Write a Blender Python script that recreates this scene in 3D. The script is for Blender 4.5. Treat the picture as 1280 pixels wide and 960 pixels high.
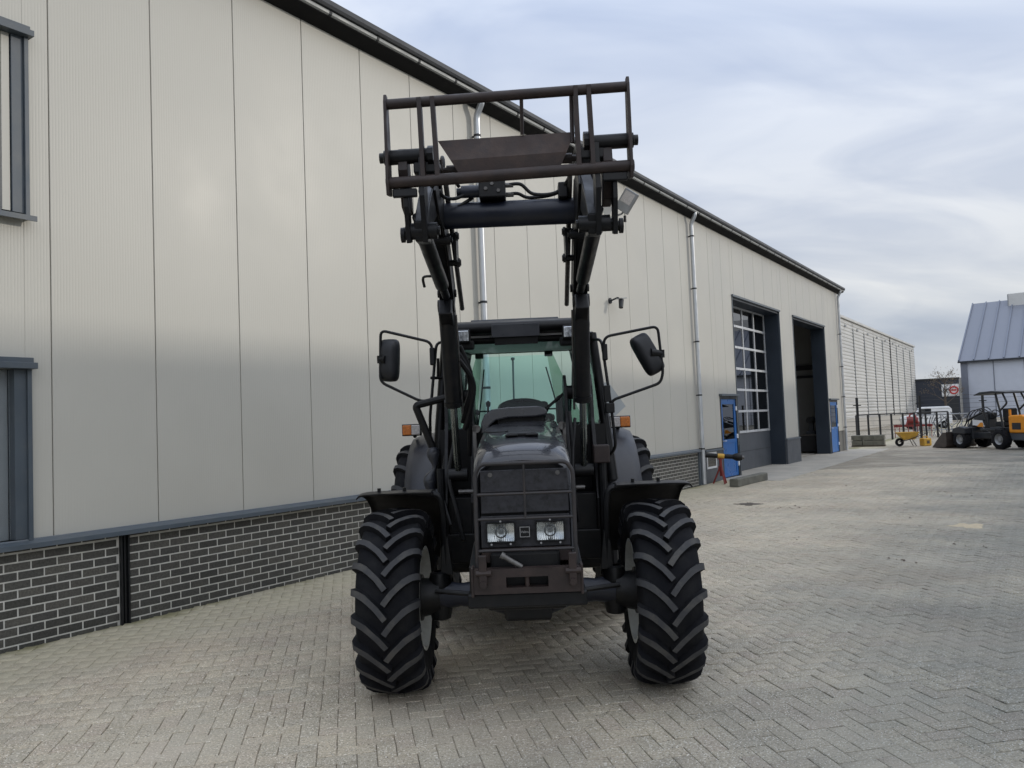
import bpy, bmesh, math, random
import numpy as np
from mathutils import Vector, Matrix
random.seed(7); rng = np.random.default_rng(7)
for o in list(bpy.data.objects): bpy.data.objects.remove(o)
scene = bpy.context.scene
R = math.radians
COL = scene.collection
# ------------------------------------------------------------------ camera
CAM_H = 1.73; FPX = 1012.7; PITCH = 0.0485; ROLL = -0.040
_fw = Vector((0, math.cos(PITCH), math.sin(PITCH))); _up = Vector((0, -math.sin(PITCH), math.cos(PITCH))); _rt = Vector((1, 0, 0))
CR = math.cos(ROLL)*_rt + math.sin(ROLL)*_up
CU = -math.sin(ROLL)*_rt + math.cos(ROLL)*_up
cam = bpy.data.cameras.new('camera'); cam.sensor_fit = 'HORIZONTAL'; cam.sensor_width = 36.0
cam.lens = 36.0*FPX/1280.0; cam.clip_start = 0.05; cam.clip_end = 3000
camo = bpy.data.objects.new('camera', cam); COL.objects.link(camo)
camo.matrix_world = Matrix(((CR.x, CU.x, -_fw.x, 0), (CR.y, CU.y, -_fw.y, 0), (CR.z, CU.z, -_fw.z, CAM_H), (0, 0, 0, 1)))
scene.camera = camo
# ------------------------------------------------------------------ light
SUN_AZ, SUN_EL = 84.0, 16.0
SD = Vector((math.sin(R(SUN_AZ))*math.cos(R(SUN_EL)), math.cos(R(SUN_AZ))*math.cos(R(SUN_EL)), math.sin(R(SUN_EL))))
sun = bpy.data.lights.new('sun', 'SUN'); sun.energy = 0.62; sun.angle = R(1.2); sun.color = (1.0, 0.93, 0.82)
suno = bpy.data.objects.new('sun', sun); COL.objects.link(suno)
suno.rotation_euler = SD.to_track_quat('Z', 'Y').to_euler()
world = bpy.data.worlds.new('World'); scene.world = world; world.use_nodes = True
def build_world():
    nt = world.node_tree; N = nt.nodes; L = nt.links; N.clear()
    out = N.new('ShaderNodeOutputWorld'); bg = N.new('ShaderNodeBackground'); bg.inputs['Strength'].default_value = 0.1
    sky = N.new('ShaderNodeTexSky'); sky.sky_type = 'NISHITA'; sky.sun_disc = False
    sky.sun_elevation = R(SUN_EL); sky.sun_rotation = R(SUN_AZ); sky.air_density = 1.0; sky.dust_density = 1.5
    tc = N.new('ShaderNodeTexCoord'); sp = N.new('ShaderNodeSeparateXYZ'); L.new(tc.outputs['Generated'], sp.inputs[0])
    def M(op, a, b=None, c=None):
        n = N.new('ShaderNodeMath'); n.operation = op
        for i, v in enumerate((a, b, c)):
            if v is None: continue
            if isinstance(v, (int, float)): n.inputs[i].default_value = v
            else: L.new(v, n.inputs[i])
        return n.outputs[0]
    zz = M('ADD', M('MAXIMUM', sp.outputs[2], 0.0), 0.34)
    cb = N.new('ShaderNodeCombineXYZ'); L.new(M('DIVIDE', sp.outputs[0], zz), cb.inputs[0]); L.new(M('DIVIDE', sp.outputs[1], zz), cb.inputs[1])
    mp = N.new('ShaderNodeMapping'); L.new(cb.outputs[0], mp.inputs[0]); mp.inputs['Rotation'].default_value = (0, 0, R(-38)); mp.inputs['Scale'].default_value = (0.75, 1.7, 1); mp.inputs['Location'].default_value = (1.530, 11.223, 0)
    n1 = N.new('ShaderNodeTexNoise'); L.new(mp.outputs[0], n1.inputs['Vector']); n1.inputs['Scale'].default_value = 0.85; n1.inputs['Detail'].default_value = 6; n1.inputs['Roughness'].default_value = 0.5; n1.inputs['Distortion'].default_value = 0.5
    n2 = N.new('ShaderNodeTexNoise'); L.new(mp.outputs[0], n2.inputs['Vector']); n2.inputs['Scale'].default_value = 2.6; n2.inputs['Detail'].default_value = 5; n2.inputs['Distortion'].default_value = 0.8
    r1 = N.new('ShaderNodeValToRGB'); L.new(n1.outputs[0], r1.inputs[0])
    e = r1.color_ramp.elements; e[0].position = 0.36; e[0].color = (3.1, 3.58, 4.55, 1); e[1].position = 0.63; e[1].color = (6.0, 6.12, 6.32, 1)
    r2 = N.new('ShaderNodeValToRGB'); L.new(n2.outputs[0], r2.inputs[0])
    e = r2.color_ramp.elements; e[0].position = 0.34; e[0].color = (0.83, 0.86, 0.92, 1); e[1].position = 0.64; e[1].color = (1.10, 1.09, 1.07, 1)
    mul = N.new('ShaderNodeMixRGB'); mul.blend_type = 'MULTIPLY'; mul.inputs[0].default_value = 1.0; L.new(r1.outputs[0], mul.inputs[1]); L.new(r2.outputs[0], mul.inputs[2])
    # luminance of a cloud layer rises towards the zenith (CIE overcast sky: after the CIE overcast sky, milder)
    cie = M('MULTIPLY', M('ADD', M('MULTIPLY', M('MAXIMUM', sp.outputs[2], 0.0), 2.0), 1.0), 0.66)
    mu2 = N.new('ShaderNodeVectorMath'); mu2.operation = 'SCALE'; L.new(mul.outputs[0], mu2.inputs[0]); L.new(cie, mu2.inputs['Scale'])
    # pale haze towards the horizon, all round
    hz = M('MULTIPLY', M('POWER', M('SUBTRACT', 1.0, M('MAXIMUM', sp.outputs[2], 0.0)), 9.0), 0.6)
    hm = N.new('ShaderNodeMixRGB'); L.new(hz, hm.inputs[0]); L.new(mu2.outputs[0], hm.inputs[1]); hm.inputs[2].default_value = (4.75, 4.95, 5.05, 1)
    mx = N.new('ShaderNodeMixRGB'); mx.inputs[0].default_value = 0.94; L.new(sky.outputs[0], mx.inputs[1]); L.new(hm.outputs[0], mx.inputs[2])
    L.new(mx.outputs[0], bg.inputs['Color']); L.new(bg.outputs[0], out.inputs[0])
build_world()
world.cycles.sampling_method = 'MANUAL'; world.cycles.sample_map_resolution = 512
scene.view_settings.view_transform = 'Standard'; scene.view_settings.look = 'None'
scene.view_settings.exposure = 0.62; scene.view_settings.gamma = 1.0; scene.view_settings.use_curve_mapping = False
scene.render.engine = 'CYCLES'
scene.cycles.max_bounces = 6; scene.cycles.diffuse_bounces = 3; scene.cycles.glossy_bounces = 3; scene.cycles.transparent_max_bounces = 12; scene.cycles.caustics_reflective = False; scene.cycles.caustics_refractive = False
# ------------------------------------------------------------------ mesh helpers
def lin(h):
    h = h.lstrip('#'); c = [int(h[i:i+2], 16)/255 for i in (0, 2, 4)]
    return tuple(x/12.92 if x <= .04045 else ((x+.055)/1.055)**2.4 for x in c)
class MB:
    def __init__(s): s.v = []; s.f = []; s.m = []; s.mi = 0
    def add(s, vs, fs):
        b = len(s.v); s.v += [tuple(v) for v in vs]; s.f += [tuple(i+b for i in f) for f in fs]; s.m += [s.mi]*len(fs); return s
    def box(s, c, d, rot=None, taper=None):
        hx, hy, hz = d[0]/2, d[1]/2, d[2]/2; vs = []
        for z in (-1, 1):
            k = 1 if (taper is None or z < 0) else taper
            for x, y in ((-1, -1), (1, -1), (1, 1), (-1, 1)):
                v = Vector((x*hx*k, y*hy*k, z*hz))
                if rot is not None: v = rot @ v
                vs.append(v+Vector(c))
        return s.add(vs, [(3, 2, 1, 0), (4, 5, 6, 7), (0, 1, 5, 4), (1, 2, 6, 5), (2, 3, 7, 6), (3, 0, 4, 7)])
    def bx(s, x0, x1, y0, y1, z0, z1): return s.box(((x0+x1)/2, (y0+y1)/2, (z0+z1)/2), (abs(x1-x0), abs(y1-y0), abs(z1-z0)))
    def tube(s, p0, p1, r, r1=None, n=12, caps=True): return s.path([p0, p1], [r, r if r1 is None else r1], n, caps)
    def path(s, pts, r, n=8, caps=True):
        pts = [Vector(p) for p in pts]; k = len(pts); rs = r if isinstance(r, (list, tuple)) else [r]*k
        tan = []
        for i in range(k):
            a = pts[max(i-1, 0)]; b = pts[min(i+1, k-1)]; t = (b-a)
            tan.append(t.normalized() if t.length > 1e-9 else Vector((0, 0, 1)))
        ref = Vector((0, 0, 1)) if abs(tan[0].z) < .9 else Vector((1, 0, 0))
        u = tan[0].cross(ref).normalized(); vs = []; fs = []
        for i in range(k):
            u = (u-tan[i]*u.dot(tan[i])).normalized(); w = tan[i].cross(u)
            for j in range(n):
                a = 2*math.pi*j/n; vs.append(pts[i]+rs[i]*(math.cos(a)*u+math.sin(a)*w))
        for i in range(k-1):
            for j in range(n):
                j2 = (j+1) % n; fs.append((i*n+j, i*n+j2, (i+1)*n+j2, (i+1)*n+j))
        if caps: fs.append(tuple(reversed(range(n)))); fs.append(tuple(range((k-1)*n, k*n)))
        return s.add(vs, fs)
    def prism(s, prof, axis, a0, a1):
        """prof: 2D polygon; axis 'x','y','z' = extrusion axis between a0 and a1"""
        def P(p, a):
            return {'x': (a, p[0], p[1]), 'y': (p[0], a, p[1]), 'z': (p[0], p[1], a)}[axis]
        n = len(prof); vs = [P(p, a0) for p in prof]+[P(p, a1) for p in prof]
        fs = [tuple(range(n)), tuple(range(2*n-1, n-1, -1))]+[(i, i+n, (i+1) % n+n, (i+1) % n) for i in range(n)]
        return s.add(vs, fs)
    def lathe(s, prof, c, axis='x', n=32, closed=False):
        """prof: (along, radius)"""
        vs = []; fs = []; k = len(prof)
        for j in range(n):
            a = 2*math.pi*j/n; ca, sa = math.cos(a), math.sin(a)
            for (h, r) in prof:
                p = {'x': (h, r*ca, r*sa), 'y': (r*ca, h, r*sa), 'z': (r*ca, r*sa, h)}[axis]
                vs.append((p[0]+c[0], p[1]+c[1], p[2]+c[2]))
        for j in range(n):
            j2 = (j+1) % n
            for i in range(k if closed else k-1):
                i2 = (i+1) % k; fs.append((j*k+i, j*k+i2, j2*k+i2, j2*k+i))
        return s.add(vs, fs)
    def loft(s, rings, closed=True, caps=False):
        n = len(rings[0]); vs = [p for r in rings for p in r]; fs = []
        for i in range(len(rings)-1):
            for j in range(n if closed else n-1):
                j2 = (j+1) % n; fs.append((i*n+j, i*n+j2, (i+1)*n+j2, (i+1)*n+j))
        if caps: fs.append(tuple(range(n))); fs.append(tuple(range((len(rings)-1)*n, len(rings)*n))[::-1])
        return s.add(vs, fs)
    def build(s, name, mat, parent=None, smooth=35, bevel=0, seg=2, recalc=True, loc=None):
        me = bpy.data.meshes.new(name); me.from_pydata(s.v, [], s.f); 
        mats = mat if isinstance(mat, (list, tuple)) else [mat]
        for m_ in mats: me.materials.append(m_)
        if len(mats) > 1: me.polygons.foreach_set('material_index', s.m)
        if recalc:
            bm = bmesh.new(); bm.from_mesh(me); bmesh.ops.recalc_face_normals(bm, faces=bm.faces); bm.to_mesh(me); bm.free()
        if smooth:
            me.polygons.foreach_set('use_smooth', [True]*len(me.polygons)); me.set_sharp_from_angle(angle=R(smooth))
        me.update()
        o = bpy.data.objects.new(name, me); COL.objects.link(o)
        if parent is not None: o.parent = parent
        if loc: o.location = loc
        if bevel:
            b = o.modifiers.new('bevel', 'BEVEL'); b.width = bevel; b.segments = seg; b.limit_method = 'ANGLE'; b.angle_limit = R(40); b.harden_normals = False
        return o
def rounded(pts, rad, seg=5):
    """round the corners of a polyline path"""
    pts = [Vector(p) for p in pts]; out = [pts[0]]
    for i in range(1, len(pts)-1):
        a, b, c = pts[i-1], pts[i], pts[i+1]; d0 = (a-b); d1 = (c-b); r_ = min(rad, d0.length*.45, d1.length*.45)
        p0 = b+d0.normalized()*r_; p1 = b+d1.normalized()*r_
        for k in range(seg+1):
            t = k/seg; out.append((1-t)**2*p0+2*t*(1-t)*b+t*t*p1)
    out.append(pts[-1]); return out
def spline(pts, n=8):
    pts = [Vector(p) for p in pts]; P = [pts[0]]+pts+[pts[-1]]; out = []
    for i in range(1, len(P)-2):
        for k in range(n):
            t = k/n; a, b, c, d = P[i-1], P[i], P[i+1], P[i+2]
            out.append(.5*((2*b)+(-a+c)*t+(2*a-5*b+4*c-d)*t*t+(-a+3*b-3*c+d)*t**3))
    out.append(pts[-1]); return out
def empty(name, loc=(0, 0, 0), rz=0):
    o = bpy.data.objects.new(name, None); COL.objects.link(o); o.location = loc; o.rotation_euler = (0, 0, rz); o.empty_display_size = .2; return o
def tag(o, label, cat, group=None):
    o['label'] = label; o['category'] = cat
    if group: o['group'] = group
    return o
def copy_child(src, parent, loc=None, rot=None, scale=None):
    c = src.copy(); COL.objects.link(c); c.parent = parent
    if loc is not None: c.location = loc
    if rot is not None: c.rotation_euler = rot
    if scale is not None: c.scale = scale
    return c
# ------------------------------------------------------------------ materials
def mat(name, col, rough=.5, metal=0., spec=.5, var=.12, vscale=6., bump=0., bscale=60., dirt=None, dirt_amt=0., dirt_scale=4., coat=0., rvar=.1, aniso=None):
    m = bpy.data.materials.new(name); m.use_nodes = True; nt = m.node_tree; N = nt.nodes; L = nt.links
    b = N['Principled BSDF']; b.inputs['Roughness'].default_value = rough; b.inputs['Metallic'].default_value = metal
    b.inputs['Specular IOR Level'].default_value = spec; b.inputs['Coat Weight'].default_value = coat
    geo = N.new('ShaderNodeNewGeometry')
    n1 = N.new('ShaderNodeTexNoise'); n1.inputs['Scale'].default_value = vscale; n1.inputs['Detail'].default_value = 3; L.new(geo.outputs['Position'], n1.inputs['Vector'])
    rp = N.new('ShaderNodeValToRGB'); L.new(n1.outputs[0], rp.inputs[0]); e = rp.color_ramp.elements
    e[0].position = .3; e[1].position = .7
    e[0].color = tuple(c*(1-var) for c in col)+(1,); e[1].color = tuple(min(c*(1+var), 1) for c in col)+(1,)
    last = rp.outputs[0]
    if dirt:
        n2 = N.new('ShaderNodeTexNoise'); n2.inputs['Scale'].default_value = dirt_scale; n2.inputs['Detail'].default_value = 5; n2.inputs['Roughness'].default_value = .65; L.new(geo.outputs['Position'], n2.inputs['Vector'])
        r2 = N.new('ShaderNodeValToRGB'); L.new(n2.outputs[0], r2.inputs[0]); e = r2.color_ramp.elements
        e[0].position = .46; e[0].color = (0, 0, 0, 1); e[1].position = .72; e[1].color = (dirt_amt,)*3+(1,)
        mx = N.new('ShaderNodeMixRGB'); L.new(r2.outputs[0], mx.inputs[0]); L.new(last, mx.inputs[1]); mx.inputs[2].default_value = tuple(dirt)+(1,); last = mx.outputs[0]
    L.new(last, b.inputs['Base Color'])
    if rvar:
        mr = N.new('ShaderNodeMapRange'); L.new(n1.outputs[0], mr.inputs[0]); mr.inputs[1].default_value = .3; mr.inputs[2].default_value = .7
        mr.inputs[3].default_value = max(rough-rvar, .03); mr.inputs[4].default_value = min(rough+rvar, 1); L.new(mr.outputs[0], b.inputs['Roughness'])
    if bump:
        n3 = N.new('ShaderNodeTexNoise'); n3.inputs['Scale'].default_value = bscale; n3.inputs['Detail'].default_value = 2; L.new(geo.outputs['Position'], n3.inputs['Vector'])
        bp = N.new('ShaderNodeBump'); bp.inputs['Strength'].default_value = bump; bp.inputs['Distance'].default_value = .01; L.new(n3.outputs[0], bp.inputs['Height']); L.new(bp.outputs[0], b.inputs['Normal'])
    return m
def glass(name, tint, refl=.9, rough=0.0, f0=1.45, dusty=0.0, dust=(.5, .5, .48)):
    m = bpy.data.materials.new(name); m.use_nodes = True; nt = m.node_tree; N = nt.nodes; L = nt.links; N.clear()
    out = N.new('ShaderNodeOutputMaterial'); tr = N.new('ShaderNodeBsdfTransparent'); tr.inputs[0].default_value = tuple(tint)+(1,)
    gl = N.new('ShaderNodeBsdfGlossy'); gl.inputs['Roughness'].default_value = rough; gl.inputs[0].default_value = (refl, refl, refl, 1)
    fr = N.new('ShaderNodeFresnel'); fr.inputs[0].default_value = f0
    mx = N.new('ShaderNodeMixShader'); L.new(fr.outputs[0], mx.inputs[0]); L.new(tr.outputs[0], mx.inputs[1]); L.new(gl.outputs[0], mx.inputs[2]); last = mx.outputs[0]
    if dusty:
        df = N.new('ShaderNodeBsdfDiffuse'); df.inputs[0].default_value = tuple(dust)+(1,)
        m2 = N.new('ShaderNodeMixShader'); m2.inputs[0].default_value = dusty; L.new(last, m2.inputs[1]); L.new(df.outputs[0], m2.inputs[2]); last = m2.outputs[0]
    L.new(last, out.inputs[0]); return m
MT = {}
MT['panel'] = mat('panel_paint', (.545, .53, .475), rough=.38, spec=.38, var=.03, vscale=.8, rvar=.05, dirt=(.54, .52, .46), dirt_amt=.35, dirt_scale=.9)
MT['slate'] = mat('slate_blue_trim', (.085, .105, .125), rough=.42, var=.08, vscale=3, dirt=(.16, .16, .15), dirt_amt=.3)
MT['anth'] = mat('anthracite_metal', (.022, .025, .030), rough=.5, var=.1, vscale=3)
MT['joint'] = mat('panel_joint', (.14, .138, .13), rough=.8)
MT['soffit'] = mat('soffit_black', (.010, .010, .011), rough=.8, spec=.2, var=.2, vscale=3)
MT['navy'] = mat('navy_reveal', (.020, .030, .045), rough=.5, var=.1, vscale=2)
MT['gutterz'] = mat('gutter_strip', (.30, .31, .31), rough=.5, metal=.2, var=.08)
MT['zinc'] = mat('zinc_pipe', (.60, .62, .64), rough=.38, metal=.6, var=.08, vscale=5, rvar=.1)
MT['mortar'] = mat('mortar', (.60, .59, .55), rough=.9, var=.12, vscale=14, bump=.3, bscale=180, dirt=(.42, .41, .35), dirt_amt=.5, dirt_scale=3)
MT['blue'] = mat('blue_door_paint', (.012, .13, .42), rough=.35, var=.08, vscale=3)
MT['white'] = mat('white_paint', (.78, .79, .80), rough=.4, var=.05, vscale=4)
MT['alu'] = mat('aluminium_frame', (.72, .74, .76), rough=.35, metal=.3, var=.05)
MT['doorgrey'] = mat('door_grey', (.085, .095, .110), rough=.45, var=.06, vscale=2)
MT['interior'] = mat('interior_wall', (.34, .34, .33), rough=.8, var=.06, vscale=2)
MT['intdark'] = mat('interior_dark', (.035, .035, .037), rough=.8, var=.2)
MT['concrete'] = mat('concrete_slab', (.44, .41, .355), rough=.85, var=.12, vscale=1.3, bump=.15, bscale=90, dirt=(.25, .24, .22), dirt_amt=.5, dirt_scale=1.6)
MT['beamc'] = mat('weathered_concrete', (.15, .148, .125), rough=.9, var=.25, vscale=5, bump=.3, bscale=60)
MT['pane'] = glass('door_pane', (.20, .22, .24), refl=.9, f0=2.6)
MT['blackpaint'] = mat('black_paint', (.0045, .005, .006), rough=.42, spec=.35, var=.25, vscale=9, dirt=(.028, .025, .022), dirt_amt=.35, dirt_scale=7, bump=.03, bscale=140)
MT['loader'] = mat('loader_black', (.004, .0045, .006), rough=.42, spec=.38, var=.25, vscale=9, dirt=(.030, .026, .023), dirt_amt=.35, dirt_scale=8, bump=.04, bscale=120)
MT['edge'] = mat('worn_steel', (.16, .155, .15), rough=.45, metal=.6, var=.2, vscale=25, dirt=(.05, .035, .025), dirt_amt=.6, dirt_scale=16)
MT['rust'] = mat('rusty_brown_black', (.026, .0165, .0145), rough=.55, var=.25, vscale=12, dirt=(.06, .038, .03), dirt_amt=.5, dirt_scale=9, bump=.08, bscale=90)
MT['hood'] = mat('charcoal_hood', (.036, .038, .046), rough=.30, var=.10, vscale=4, coat=.6, dirt=(.085, .085, .085), dirt_amt=.3, dirt_scale=5)
MT['fender'] = mat('charcoal_fender', (.028, .030, .038), rough=.40, coat=.0, var=.1, vscale=4, dirt=(.1, .1, .1), dirt_amt=.3, dirt_scale=4)
MT['plastic'] = mat('black_plastic', (.005, .005, .006), rough=.48, spec=.35, var=.2, vscale=6, dirt=(.026, .025, .022), dirt_amt=.35, dirt_scale=6)
MT['mirror'] = mat('mirror_shell', (.014, .015, .018), rough=.5, var=.15, vscale=12)
MT['rustplate'] = mat('brown_rusty_plate', (.042, .027, .023), rough=.6, var=.25, vscale=9, dirt=(.10, .062, .045), dirt_amt=.6, dirt_scale=8, bump=.1, bscale=90)
MT['guardm'] = mat('guard_tube', (.030, .028, .029), rough=.5, var=.2, vscale=20, dirt=(.06, .04, .032), dirt_amt=.4, dirt_scale=14)
MT['sand'] = mat('sand', (.50, .42, .29), rough=.95, var=.15, vscale=12, bump=.3, bscale=150)
MT['soil'] = mat('dark_soil', (.10, .085, .07), rough=.95, var=.3, vscale=20, bump=.3, bscale=100)
MT['rubber'] = mat('tyre_rubber', (.0055, .006, .0085), rough=.8, spec=.25, var=.25, vscale=12, dirt=(.024, .024, .024), dirt_amt=.5, dirt_scale=7)
MT['lug'] = mat('tyre_lug_worn', (.046, .047, .050), rough=.8, var=.2, vscale=20, dirt=(.10, .094, .082), dirt_amt=.7, dirt_scale=11, bump=.1, bscale=120)
MT['rim'] = mat('cream_rim', (.68, .69, .64), rough=.45, var=.06, dirt=(.25, .22, .17), dirt_amt=.4, dirt_scale=7)
MT['chrome'] = mat('chrome_rod', (.75, .77, .78), rough=.12, metal=1., var=.03)
MT['rodm'] = mat('oily_rod', (.30, .33, .32), rough=.22, metal=1., var=.15, vscale=10)
MT['reflector'] = mat('headlight_reflector', (.80, .82, .84), rough=.2, metal=1., var=.06, vscale=40, bump=.05, bscale=30)
MT['clear'] = glass('clear_lens', (.93, .95, .95), refl=1., rough=.04, dusty=.06)
MT['amber'] = mat('amber_lens', (.60, .17, .015), rough=.2, var=.2, vscale=60, spec=.6)
MT['clearplastic'] = mat('clear_indicator', (.50, .47, .45), rough=.2, var=.2, vscale=60, spec=.6)
MT['screen'] = mat('grille_screen', (.030, .030, .036), rough=.5, var=.25, vscale=30, dirt=(.004, .004, .004), dirt_amt=.95, dirt_scale=26, bump=.1, bscale=300)
MT['headliner'] = mat('headliner', (.85, .87, .90), rough=.9, var=.05)
MT['cabglass'] = glass('green_cab_glass', (.75, .98, .95), refl=.9, f0=1.42)
MT['quarter'] = glass('quarter_glass', (.42, .60, .50), refl=.9, f0=1.42)
MT['blue2'] = mat('dark_blue_axle', (.012, .016, .030), rough=.4, var=.2, dirt=(.05, .045, .04), dirt_amt=.35)
MT['badge'] = mat('badge_silver', (.55, .55, .56), rough=.35, metal=.8)
MT['smv'] = mat('plate_grey', (.48, .50, .50), rough=.7, var=.06)
MT['red'] = mat('red_paint', (.24, .03, .025), rough=.5, var=.2, dirt=(.1, .06, .05), dirt_amt=.5)
MT['yellow'] = mat('yellow_paint', (.62, .36, .05), rough=.5, var=.12, dirt=(.3, .2, .08), dirt_amt=.4)
MT['orange'] = mat('orange_paint', (.80, .30, .02), rough=.35, var=.05)
MT['bluegrey'] = mat('bluegrey_cladding', (.58, .61, .68), rough=.5, var=.04, vscale=1)
MT['bgroof'] = mat('bluegrey_roof', (.19, .205, .245), rough=.45, var=.08, vscale=1)
MT['palecl'] = mat('pale_cladding', (.60, .595, .57), rough=.5, var=.05, vscale=.6)
MT['navyb'] = mat('navy_building', (.028, .034, .050), rough=.6, var=.06)
MT['beige'] = mat('beige_wall', (.45, .43, .39), rough=.8, var=.06)
MT['bark'] = mat('bark', (.10, .08, .065), rough=.9, var=.3, vscale=20)
MT['leaf'] = mat('late_leaf', (.14, .10, .05), rough=.8, var=.4, vscale=5)
MT['rail'] = mat('fence_black', (.008, .009, .011), rough=.5)
MT['bucketm'] = mat('bucket_steel', (.06, .05, .045), rough=.45, metal=.3, var=.3, dirt=(.12, .09, .07), dirt_amt=.5)
MT['greym'] = mat('mid_grey_metal', (.30, .31, .32), rough=.45, metal=.5, var=.1)
MT['seat'] = mat('seat_fabric', (.018, .020, .022), rough=.9, var=.2)
# ------------------------------------------------------------------ frames of reference
ALPHA = 0.5829; DW = 7.3768
UX = Vector((math.sin(ALPHA), math.cos(ALPHA), 0)); NX = Vector((math.cos(ALPHA), -math.sin(ALPHA), 0))
def in_view(P, m=0.0):
    d = Vector(P)-Vector((0, 0, CAM_H)); z = d.dot(_fw)
    if z < .5: return False
    x = FPX*d.dot(CR)/z; y = FPX*d.dot(CU)/z
    return abs(x) < 640+m and abs(y) < 480+m
def tone_mat(name, attr, cols, dust, rough=.85, edge_dist=True, speck=True):
    """stone material: tone per piece (attribute or object random), world-space dust, wear and painted yard light balance"""
    m = bpy.data.materials.new(name); m.use_nodes = True; nt = m.node_tree; N = nt.nodes; L = nt.links
    b = N['Principled BSDF']; b.inputs['Roughness'].default_value = rough; b.inputs['Specular IOR Level'].default_value = .35
    if attr: a = N.new('ShaderNodeAttribute'); a.attribute_name = 'tone'; t = a.outputs['Fac']
    else: a = N.new('ShaderNodeObjectInfo'); t = a.outputs['Random']
    rp = N.new('ShaderNodeValToRGB'); L.new(t, rp.inputs[0]); els = rp.color_ramp.elements
    while len(els) < len(cols): els.new(.5)
    for i, c in enumerate(cols): els[i].position = i/(len(cols)-1); els[i].color = tuple(c)+(1,)
    geo = N.new('ShaderNodeNewGeometry'); pos = geo.outputs['Position']
    def noise(sc, det=5, rg=.6):
        n = N.new('ShaderNodeTexNoise'); n.inputs['Scale'].default_value = sc; n.inputs['Detail'].default_value = det; n.inputs['Roughness'].default_value = rg; L.new(pos, n.inputs['Vector']); return n.outputs[0]
    def ramp(v, p0, p1, c0=(0, 0, 0), c1=(1, 1, 1)):
        r = N.new('ShaderNodeValToRGB'); L.new(v, r.inputs[0]); e = r.color_ramp.elements; e[0].position = p0; e[1].position = p1; e[0].color = tuple(c0)+(1,); e[1].color = tuple(c1)+(1,); return r.outputs[0]
    def mixc(f, a_, b_, mode='MIX'):
        x = N.new('ShaderNodeMixRGB'); x.blend_type = mode
        for i, v in ((0, f), (1, a_), (2, b_)):
            if isinstance(v, (int, float)): x.inputs[i].default_value = v
            elif isinstance(v, tuple): x.inputs[i].default_value = tuple(v)+(1,)
            else: L.new(v, x.inputs[i])
        return x.outputs[0]
    c = rp.outputs[0]
    c = mixc(1.0, c, ramp(noise(62, 3, .7), .32, .70, (.68, .68, .67), (1.30, 1.29, 1.27)), 'MULTIPLY')
    c = mixc(1.0, c, ramp(noise(.6, 4, .65), .34, .68, (.80, .80, .81), (1.14, 1.12, 1.09)), 'MULTIPLY')
    if speck:
        c = mixc(ramp(noise(105, 1, .5), .615, .70), c, (.80, .79, .76))
        c = mixc(ramp(noise(80, 1, .5), .64, .74), c, (.07, .07, .068))
    if dust:
        c = mixc(ramp(noise(.8, 4, .62), .48, .72, (0, 0, 0), (.6,)*3), c, dust)
        c = mixc(ramp(noise(.37, 4, .6), .52, .72, (0, 0, 0), (.55,)*3), c, (.36, .305, .25))
    if edge_dist:
        OFFV = True
        # silt and moss gathered along the foot of the wall
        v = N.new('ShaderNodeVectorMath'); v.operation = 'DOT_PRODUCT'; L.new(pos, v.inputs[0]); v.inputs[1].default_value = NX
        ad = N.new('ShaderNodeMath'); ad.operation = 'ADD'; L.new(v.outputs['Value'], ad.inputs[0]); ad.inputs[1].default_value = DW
        # pale dust near the building, greyer stones beyond; yard light balance painted in too
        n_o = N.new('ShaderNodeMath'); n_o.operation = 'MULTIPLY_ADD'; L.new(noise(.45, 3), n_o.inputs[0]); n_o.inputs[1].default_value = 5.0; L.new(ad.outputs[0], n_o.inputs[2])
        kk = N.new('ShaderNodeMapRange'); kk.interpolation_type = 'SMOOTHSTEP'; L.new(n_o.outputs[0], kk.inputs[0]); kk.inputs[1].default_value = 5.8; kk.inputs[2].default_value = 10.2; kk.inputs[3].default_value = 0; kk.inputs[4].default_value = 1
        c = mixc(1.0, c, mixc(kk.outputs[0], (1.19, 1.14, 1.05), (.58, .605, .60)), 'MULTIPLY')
        nz = N.new('ShaderNodeMath'); nz.operation = 'MULTIPLY_ADD'; L.new(noise(1.6, 3), nz.inputs[0]); nz.inputs[1].default_value = -1.6; L.new(ad.outputs[0], nz.inputs[2])
        k = N.new('ShaderNodeMapRange'); k.interpolation_type = 'SMOOTHSTEP'; L.new(nz.outputs[0], k.inputs[0]); k.inputs[1].default_value = -.55; k.inputs[2].default_value = .9; k.inputs[3].default_value = .75; k.inputs[4].default_value = 0
        k2 = N.new('ShaderNodeMapRange'); k2.interpolation_type = 'SMOOTHSTEP'; L.new(nz.outputs[0], k2.inputs[0]); k2.inputs[1].default_value = -.95; k2.inputs[2].default_value = -.55; k2.inputs[3].default_value = .7; k2.inputs[4].default_value = 0
        gt = N.new('ShaderNodeMath'); gt.operation = 'GREATER_THAN'; L.new(ad.outputs[0], gt.inputs[0]); gt.inputs[1].default_value = -.3
        def gated(v):
            q = N.new('ShaderNodeMath'); q.operation = 'MULTIPLY'; L.new(v, q.inputs[0]); L.new(gt.outputs[0], q.inputs[1]); return q.outputs[0]
        c = mixc(gated(k.outputs[0]), c, (.47, .43, .31))
        c = mixc(gated(k2.outputs[0]), c, (.16, .15, .055))
    L.new(c, b.inputs['Base Color'])
    bp = N.new('ShaderNodeBump'); bp.inputs['Strength'].default_value = .35; bp.inputs['Distance'].default_value = .004; L.new(noise(120, 2), bp.inputs['Height']); L.new(bp.outputs[0], b.inputs['Normal'])
    return m
PAVC = [(.375, .35, .30), (.415, .39, .335), (.40, .36, .315), (.43, .40, .34), (.385, .365, .32), (.445, .41, .345), (.405, .37, .32)]
DUST = (.50, .47, .41)
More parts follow.
